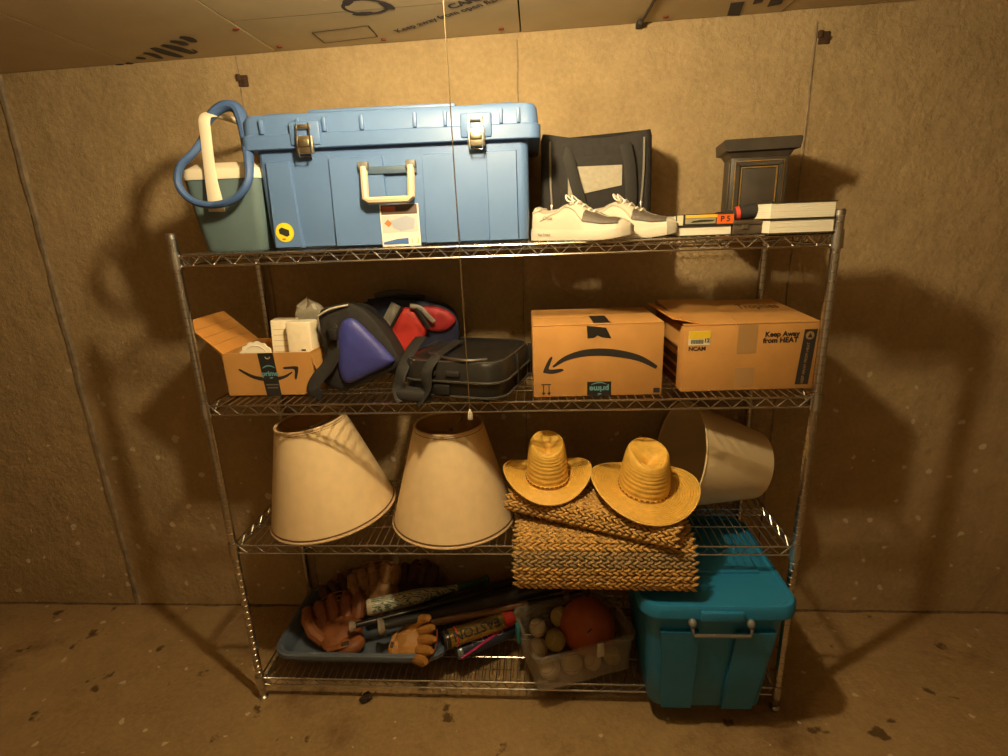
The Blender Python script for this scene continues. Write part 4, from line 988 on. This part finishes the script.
# ---- bats
def bat(knob, end, label, m_barrel, m_grip, m_knob, rbar=.029, rh=.0115, cap=None, bands=(), grip_len=.30, group='baseball bats'):
    k, e = Vector(knob), Vector(end); Ln = (e-k).length
    t = thing('baseball_bat', label, 'bat', k); t.rotation_euler = (e-k).to_track_quat('Z', 'Y').to_euler()
    f = lambda q: rh+(rbar-rh)*(.5-.5*math.cos(PI*min(1, max(0, (q-.30)/.35))))
    qs = [i/40 for i in range(41)]
    prof = [(f(q), Ln*(.02+.97*q)) for q in qs]+[(rbar*.8, Ln*.997), (0, Ln)]
    MB().lathe(prof, 20).build('barrel', m_barrel, t)
    MB().lathe([(0, 0), (rh*1.7, .001), (rh*1.95, .008), (rh*1.6, .016), (rh*1.05, .024)], 18).build('knob', m_knob, t)
    if m_grip:
        pr = []
        n = 22
        for i in range(n*2+1):
            q = .03+(grip_len-.03)*i/(2*n); pr.append((f(q)+.0012+(.0007 if i % 2 else 0), Ln*(.02+.97*q)))
        MB().lathe(pr, 16, caps=False).build('grip', m_grip, t)
    if cap: MB().lathe([(rbar+.0006, Ln*.965), (rbar+.001, Ln*.985), (rbar*.85, Ln*1.003), (0, Ln*1.004)], 20, caps=False).build('end_cap', cap, t)
    for (q0, q1, m) in bands:
        MB().lathe([(f(q0+(q1-q0)*i/6)+.0008, Ln*(.02+.97*(q0+(q1-q0)*i/6))) for i in range(7)], 24, caps=False).build('printed_band', m, t)
    return t
M_BBLK = mat('bat_black', (.016, .014, .013), .3); M_GRIPB = mat('grip_black', (.014, .013, .012), .7)
M_BWOOD = mat('bat_wood', (.16, .075, .03), .35, 0, .2, 15)
M_KNOB = mat('knob_silver', (.55, .50, .42), .35, .6)
M_BGOLD = mat('bat_gold', (.50, .34, .10), .22, .85)
def bark():
    m = bpy.data.materials.new('bat_pattern'); m.use_nodes = True; nt = m.node_tree; b = nt.nodes['Principled BSDF']; b.inputs['Roughness'].default_value = .4
    tc = nt.nodes.new('ShaderNodeTexCoord'); mp = nt.nodes.new('ShaderNodeMapping'); mp.inputs['Scale'].default_value = (1, 1, .5); mp.inputs['Rotation'].default_value = (.4, .3, 0)
    wv = nt.nodes.new('ShaderNodeTexWave'); wv.inputs['Scale'].default_value = 48; wv.inputs['Distortion'].default_value = 14; wv.inputs['Detail'].default_value = 3
    nt.links.new(tc.outputs['Object'], mp.inputs[0]); nt.links.new(mp.outputs[0], wv.inputs[0])
    cr_ = nt.nodes.new('ShaderNodeValToRGB'); cr_.color_ramp.elements[0].color = (.10, .17, .13, 1); cr_.color_ramp.elements[1].color = (.62, .60, .44, 1)
    cr_.color_ramp.elements[0].position = .25; cr_.color_ramp.elements[1].position = .45
    nt.links.new(wv.outputs['Fac'], cr_.inputs[0]); nt.links.new(cr_.outputs[0], b.inputs['Base Color']); return m
M_BPAT = bark()
b1 = bat((-.105, .395, .205), (-.555, .200, .225), 'white and green patterned bat resting over the gloves in the tray', M_BPAT, mat('grip_teal', (.05, .14, .11), .6), mat('grip_teal', (.05, .14, .11), .6), .030, .013, mat('bat_white', (.62, .58, .42), .4), grip_len=.26)
def lay(k, zk, q, zq, ln):   # knob at one pixel, pointing through another, at heights above the shelf
    a = P(k[0], k[1], 2, zk); return a, a+(P(q[0], q[1], 2, zq)-a).normalized()*ln
bat(*lay((349, 627), .222, (440, 604), .226, .84), 'slim black bat with silver knob lying farthest back across the tray', M_BBLK, None, M_KNOB, .031, .0105)
bat(*lay((378, 627), .242, (445, 611), .250, .70), 'black-gripped bat with a thick dark handle beside the tan glove', M_BBLK, M_GRIPB, M_KNOB, .029, .0155, grip_len=.55)
bat(*reversed(lay((430, 622), .223, (510, 607), .223, .54)), 'dark brown wooden bat with a thin red ring behind the gold bat', M_BWOOD, M_GRIPB, M_BWOOD, .016, .010, bands=((.80, .81, mat('ring_red', (.35, .03, .02), .4)),))
eE = P(443, 641, 2, .181); dE = (P(505, 619, 2, .178)-eE).normalized(); eK = eE+dE*.62
eb = bat(eK, eE, 'gold metal bat with big black lettering on its barrel', M_BGOLD, M_GRIPB, M_BBLK, .034, .0115, M_BBLK, ((.925, .935, mat('ring_red2', (.45, .03, .02), .4)), (.55, .62, mat('band_red', (.40, .03, .02), .4))))
# lettering wrapped round the barrel (read from the barrel end, so it stands on its head here)
def wrap_text(parent, body, size, z0, ang, r, m, flip=False, sx=1.0):
    cu = bpy.data.curves.new('t', 'FONT'); cu.body = body; cu.size = size; cu.align_x = 'CENTER'; cu.align_y = 'CENTER'; cu.offset = .0008; cu.resolution_u = 2
    ob = bpy.data.objects.new('t', cu); me = bpy.data.meshes.new_from_object(ob); bpy.data.objects.remove(ob)
    bm = bmesh.new(); bm.from_mesh(me)
    bmesh.ops.subdivide_edges(bm, edges=[e for e in bm.edges if e.calc_length() > .008], cuts=2)
    bmesh.ops.triangulate(bm, faces=bm.faces)
    for v in bm.verts:
        a = v.co.y/r; s = -1 if flip else 1
        a = ang-s*a; v.co = Vector((r*math.cos(a), r*math.sin(a), z0+s*v.co.x*sx))
    bm.to_mesh(me); bm.free(); me.materials.clear(); me.materials.append(m)
    return link('lettering', me, parent)
def face_angle(o, at):   # angle on the bat that looks towards the room and up
    M_ = o.rotation_euler.to_matrix().inverted(); v = M_ @ (CAM-Vector(at)); return math.atan2(v.y, v.x)
ebL = (eK-eE).length
wrap_text(eb, 'EASTON', .048, ebL*.80, face_angle(eb, (-.13, .13, .14)), .0350, M_INK, flip=False, sx=1.0)
pE = P(457, 653, 2, .122); dP = (P(510, 631, 2, .122)-pE).normalized(); pK = pE+dP*.50
pb = bat(pK, pE, 'dark blue bat with a curving pink stripe under the gold bat', mat('bat_navy', (.03, .035, .06), .35), M_GRIPB, M_BBLK, .026, .011, mat('cap_steel', (.22, .27, .30), .3, .5))
pbL = (pK-pE).length; fa = face_angle(pb, (-.1, .08, .12))
st_ = []
for i in range(20):
    q = i/19; a = fa-.9+1.5*q; z = pbL*(.99-.36*q); st_.append((.0266*math.cos(a), .0266*math.sin(a), z))
MB().tube(st_, .0045, 6).build('pink_stripe', mat('pink', (.55, .03, .16), .45), pb)
sq = []
for i in range(60):
    q = i/59; a = fa+.35+.22*math.sin(q*19)+.12*math.sin(q*31+1); sq.append((.0266*math.cos(a), .0266*math.sin(a), pbL*(.88-.24*q+.012*math.sin(q*37))))
MB().tube(sq, .0011, 5).build('script_mark', mat('script_white', (.55, .52, .50), .5), pb)

# ---- clear bin with balls
def clear():
    m = bpy.data.materials.new('frosted_plastic'); m.use_nodes = True; nt = m.node_tree; nt.nodes.clear()
    o = nt.nodes.new('ShaderNodeOutputMaterial'); mx = nt.nodes.new('ShaderNodeMixShader'); tr = nt.nodes.new('ShaderNodeBsdfTransparent'); pr = nt.nodes.new('ShaderNodeBsdfPrincipled')
    pr.inputs['Base Color'].default_value = (.62, .55, .46, 1); pr.inputs['Roughness'].default_value = .3
    tr.inputs[0].default_value = (.92, .90, .86, 1); mx.inputs[0].default_value = .23
    nt.links.new(tr.outputs[0], mx.inputs[1]); nt.links.new(pr.outputs[0], mx.inputs[2]); nt.links.new(mx.outputs[0], o.inputs[0]); return m
M_CLEAR = clear()
fl0 = P(538, 695, 2, Z4); fr0 = P(636, 668, 2, Z4)
ang = math.atan2(fr0.y-fl0.y, fr0.x-fl0.x)
ux = Vector((math.cos(ang), math.sin(ang), 0)); uy = Vector((-math.sin(ang), math.cos(ang), 0))
NW, ND, NH = .345, .235, .155
cen = fl0+ux*(NW/2+.004)+uy*(ND/2)
bn = thing('clear_bin', 'open frosted clear plastic bin full of balls jutting out of the bottom shelf', 'storage box', (cen.x, cen.y, Z4), (0, 0, ang))
rings = [rrect(NW-.012, ND-.012, .02, 0), rrect(NW, ND, .024, .006), rrect(NW+.018, ND+.018, .026, NH-.012), rrect(NW+.030, ND+.030, .03, NH-.012), rrect(NW+.032, ND+.032, .03, NH), rrect(NW+.010, ND+.010, .024, NH), rrect(NW-.006, ND-.006, .022, .008), rrect(NW-.02, ND-.02, .02, .005)]
MB().loft(rings).build('tub', M_CLEAR, bn)
MB().box((-NW/2-.020, .045, NH-.035), (.014, .030, .075), .006, 3, Matrix.Rotation(0, 4, 'Z')).build('latch', mat('latch_teal', (.025, .20, .22), .4), bn)
MB().box((.045, -ND/2-.014, NH-.020), (.026, .012, .056), .004, 3).build('latch', mat('latch_clear', (.50, .46, .40), .4), bn)
MB().box((NW/2+.018, .0, NH-.03), (.010, .07, .05), .004, 3).build('latch', mat('latch_clear', (.50, .46, .40), .4), bn)
def in_bin(x, y, z): return cen+ux*x+uy*y+Vector((0, 0, z))
M_BALL = mat('ball_leather', (.60, .52, .38), .6, 0, .12, 30); M_STITCH = mat('ball_stitch', (.40, .06, .03), .6)
M_YB = mat('ball_yellow', (.42, .33, .11), .7, 0, .1, 60)
def seam_curve(r, n=48):
    out = []
    for i in range(n):
        t = 2*PI*i/n; a, b_ = .75, .25
        x = a*math.cos(t)+b_*math.cos(3*t); y = a*math.sin(t)-b_*math.sin(3*t); z = 2*math.sqrt(a*b_)*math.sin(2*t)
        out.append(Vector((x, y, z)).normalized()*r)
    return out
def ball(x, y, z, r, m, label, seam=M_STITCH, grp=None):
    p = in_bin(x, y, z); t = thing('baseball', label, 'ball', p, (random.uniform(0, 6), random.uniform(0, 6), random.uniform(0, 6)), grp)
    mb = MB(); ellipsoid(mb, (0, 0, 0), (r, r, r), 24, 16); mb.build('cover', m, t, angle=180)
    MB().tube(seam_curve(r*1.003), r*.03, 5, True).build('stitching', seam, t)
random.seed(5)
r = .0365
G_ = 'balls in the clear bin'
ball(-.115, -.066, .008+r, r, M_BALL, 'white baseball pressed against the front corner of the clear bin')
ball(-.072, -.012, .066+r, r, M_YB, 'yellowish ball uppermost in the clear bin beside the orange ball', M_BALL)
ball(-.125, .030, .010+r, r, M_BALL, 'white baseball low against the short wall of the clear bin beside its teal latch')
ball(-.112, .062, .070+r, r*.9, M_BALL, 'pale small ball near the back corner of the clear bin')
ball(-.034, -.070, .008+r, r, M_BALL, 'white baseball at the front wall of the clear bin under the orange ball')
ball(-.045, .055, .010+r, r, M_YB, 'dull yellow ball on the clear bin floor beneath the other yellow balls', M_BALL)
ball(.118, -.075, .008+.030, .030, M_YB, 'small yellow ball low in the end of the clear bin beside the teal tote', M_BALL)
ball(.042, -.078, .008+.030, .030, M_BALL, 'small cream ball seen through the front of the clear bin below its latch')
ball(-.020, .072, .085+r, r, M_YB, 'yellow ball tucked behind the orange ball in the clear bin', M_BALL)
ob = thing('orange_ball', 'large dark orange rubber ball filling the clear bin', 'ball', in_bin(.060, .008, .112))
mb = MB(); ellipsoid(mb, (0, 0, 0), (.100, .098, .098), 32, 20); mb.build('cover', mat('orange_rubber', (.42, .10, .025), .6, 0, .06, 40, .25, 300), ob, angle=180)
mb = MB(); ellipsoid(mb, (0, 0, 0), (.003, .002, .012), 8, 6, M=Matrix.Translation((0, -.083, .052)) @ Matrix.Rotation(-.55, 4, 'X') @ Matrix.Rotation(.9, 4, 'Y')); mb.build('valve', M_INK, ob)

# ================================================================== FLOOR
lf = P(366, 700, 2, 0)
lv = thing('dry_leaf', 'small curled dark dry leaf on the concrete floor in front of the rack', 'leaf', (lf.x, lf.y, 0))
vs = []; fs = []
for i in range(9):
    for j in range(5):
        u = i/8-.5; v = j/4-.5; wd = .5*math.cos(u*PI*.95)
        vs.append((u*.05, v*.045*wd*2, .004+.040*v*v*wd*2+.018*(u+.5)**2+.004*noise.noise((u*6, v*6, 1))))
for i in range(8):
    for j in range(4): fs.append((i*5+j, i*5+j+1, (i+1)*5+j+1, (i+1)*5+j))
l_ = MB().add(vs, fs).build('blade', mat('dry_leaf', (.035, .018, .010), .8, 0, .3, 40), lv)
zmn = min(v.co.z for v in l_.data.vertices)
for v in l_.data.vertices: v.co.z -= zmn
sd_ = l_.modifiers.new('thickness', 'SOLIDIFY'); sd_.thickness = .0015
MB().tube([(.024, 0, .020), (.034, .004, .030), (.038, .004, .036)], .0016, 5).build('stalk', mat('dry_leaf', (.035, .018, .010), .8), lv)
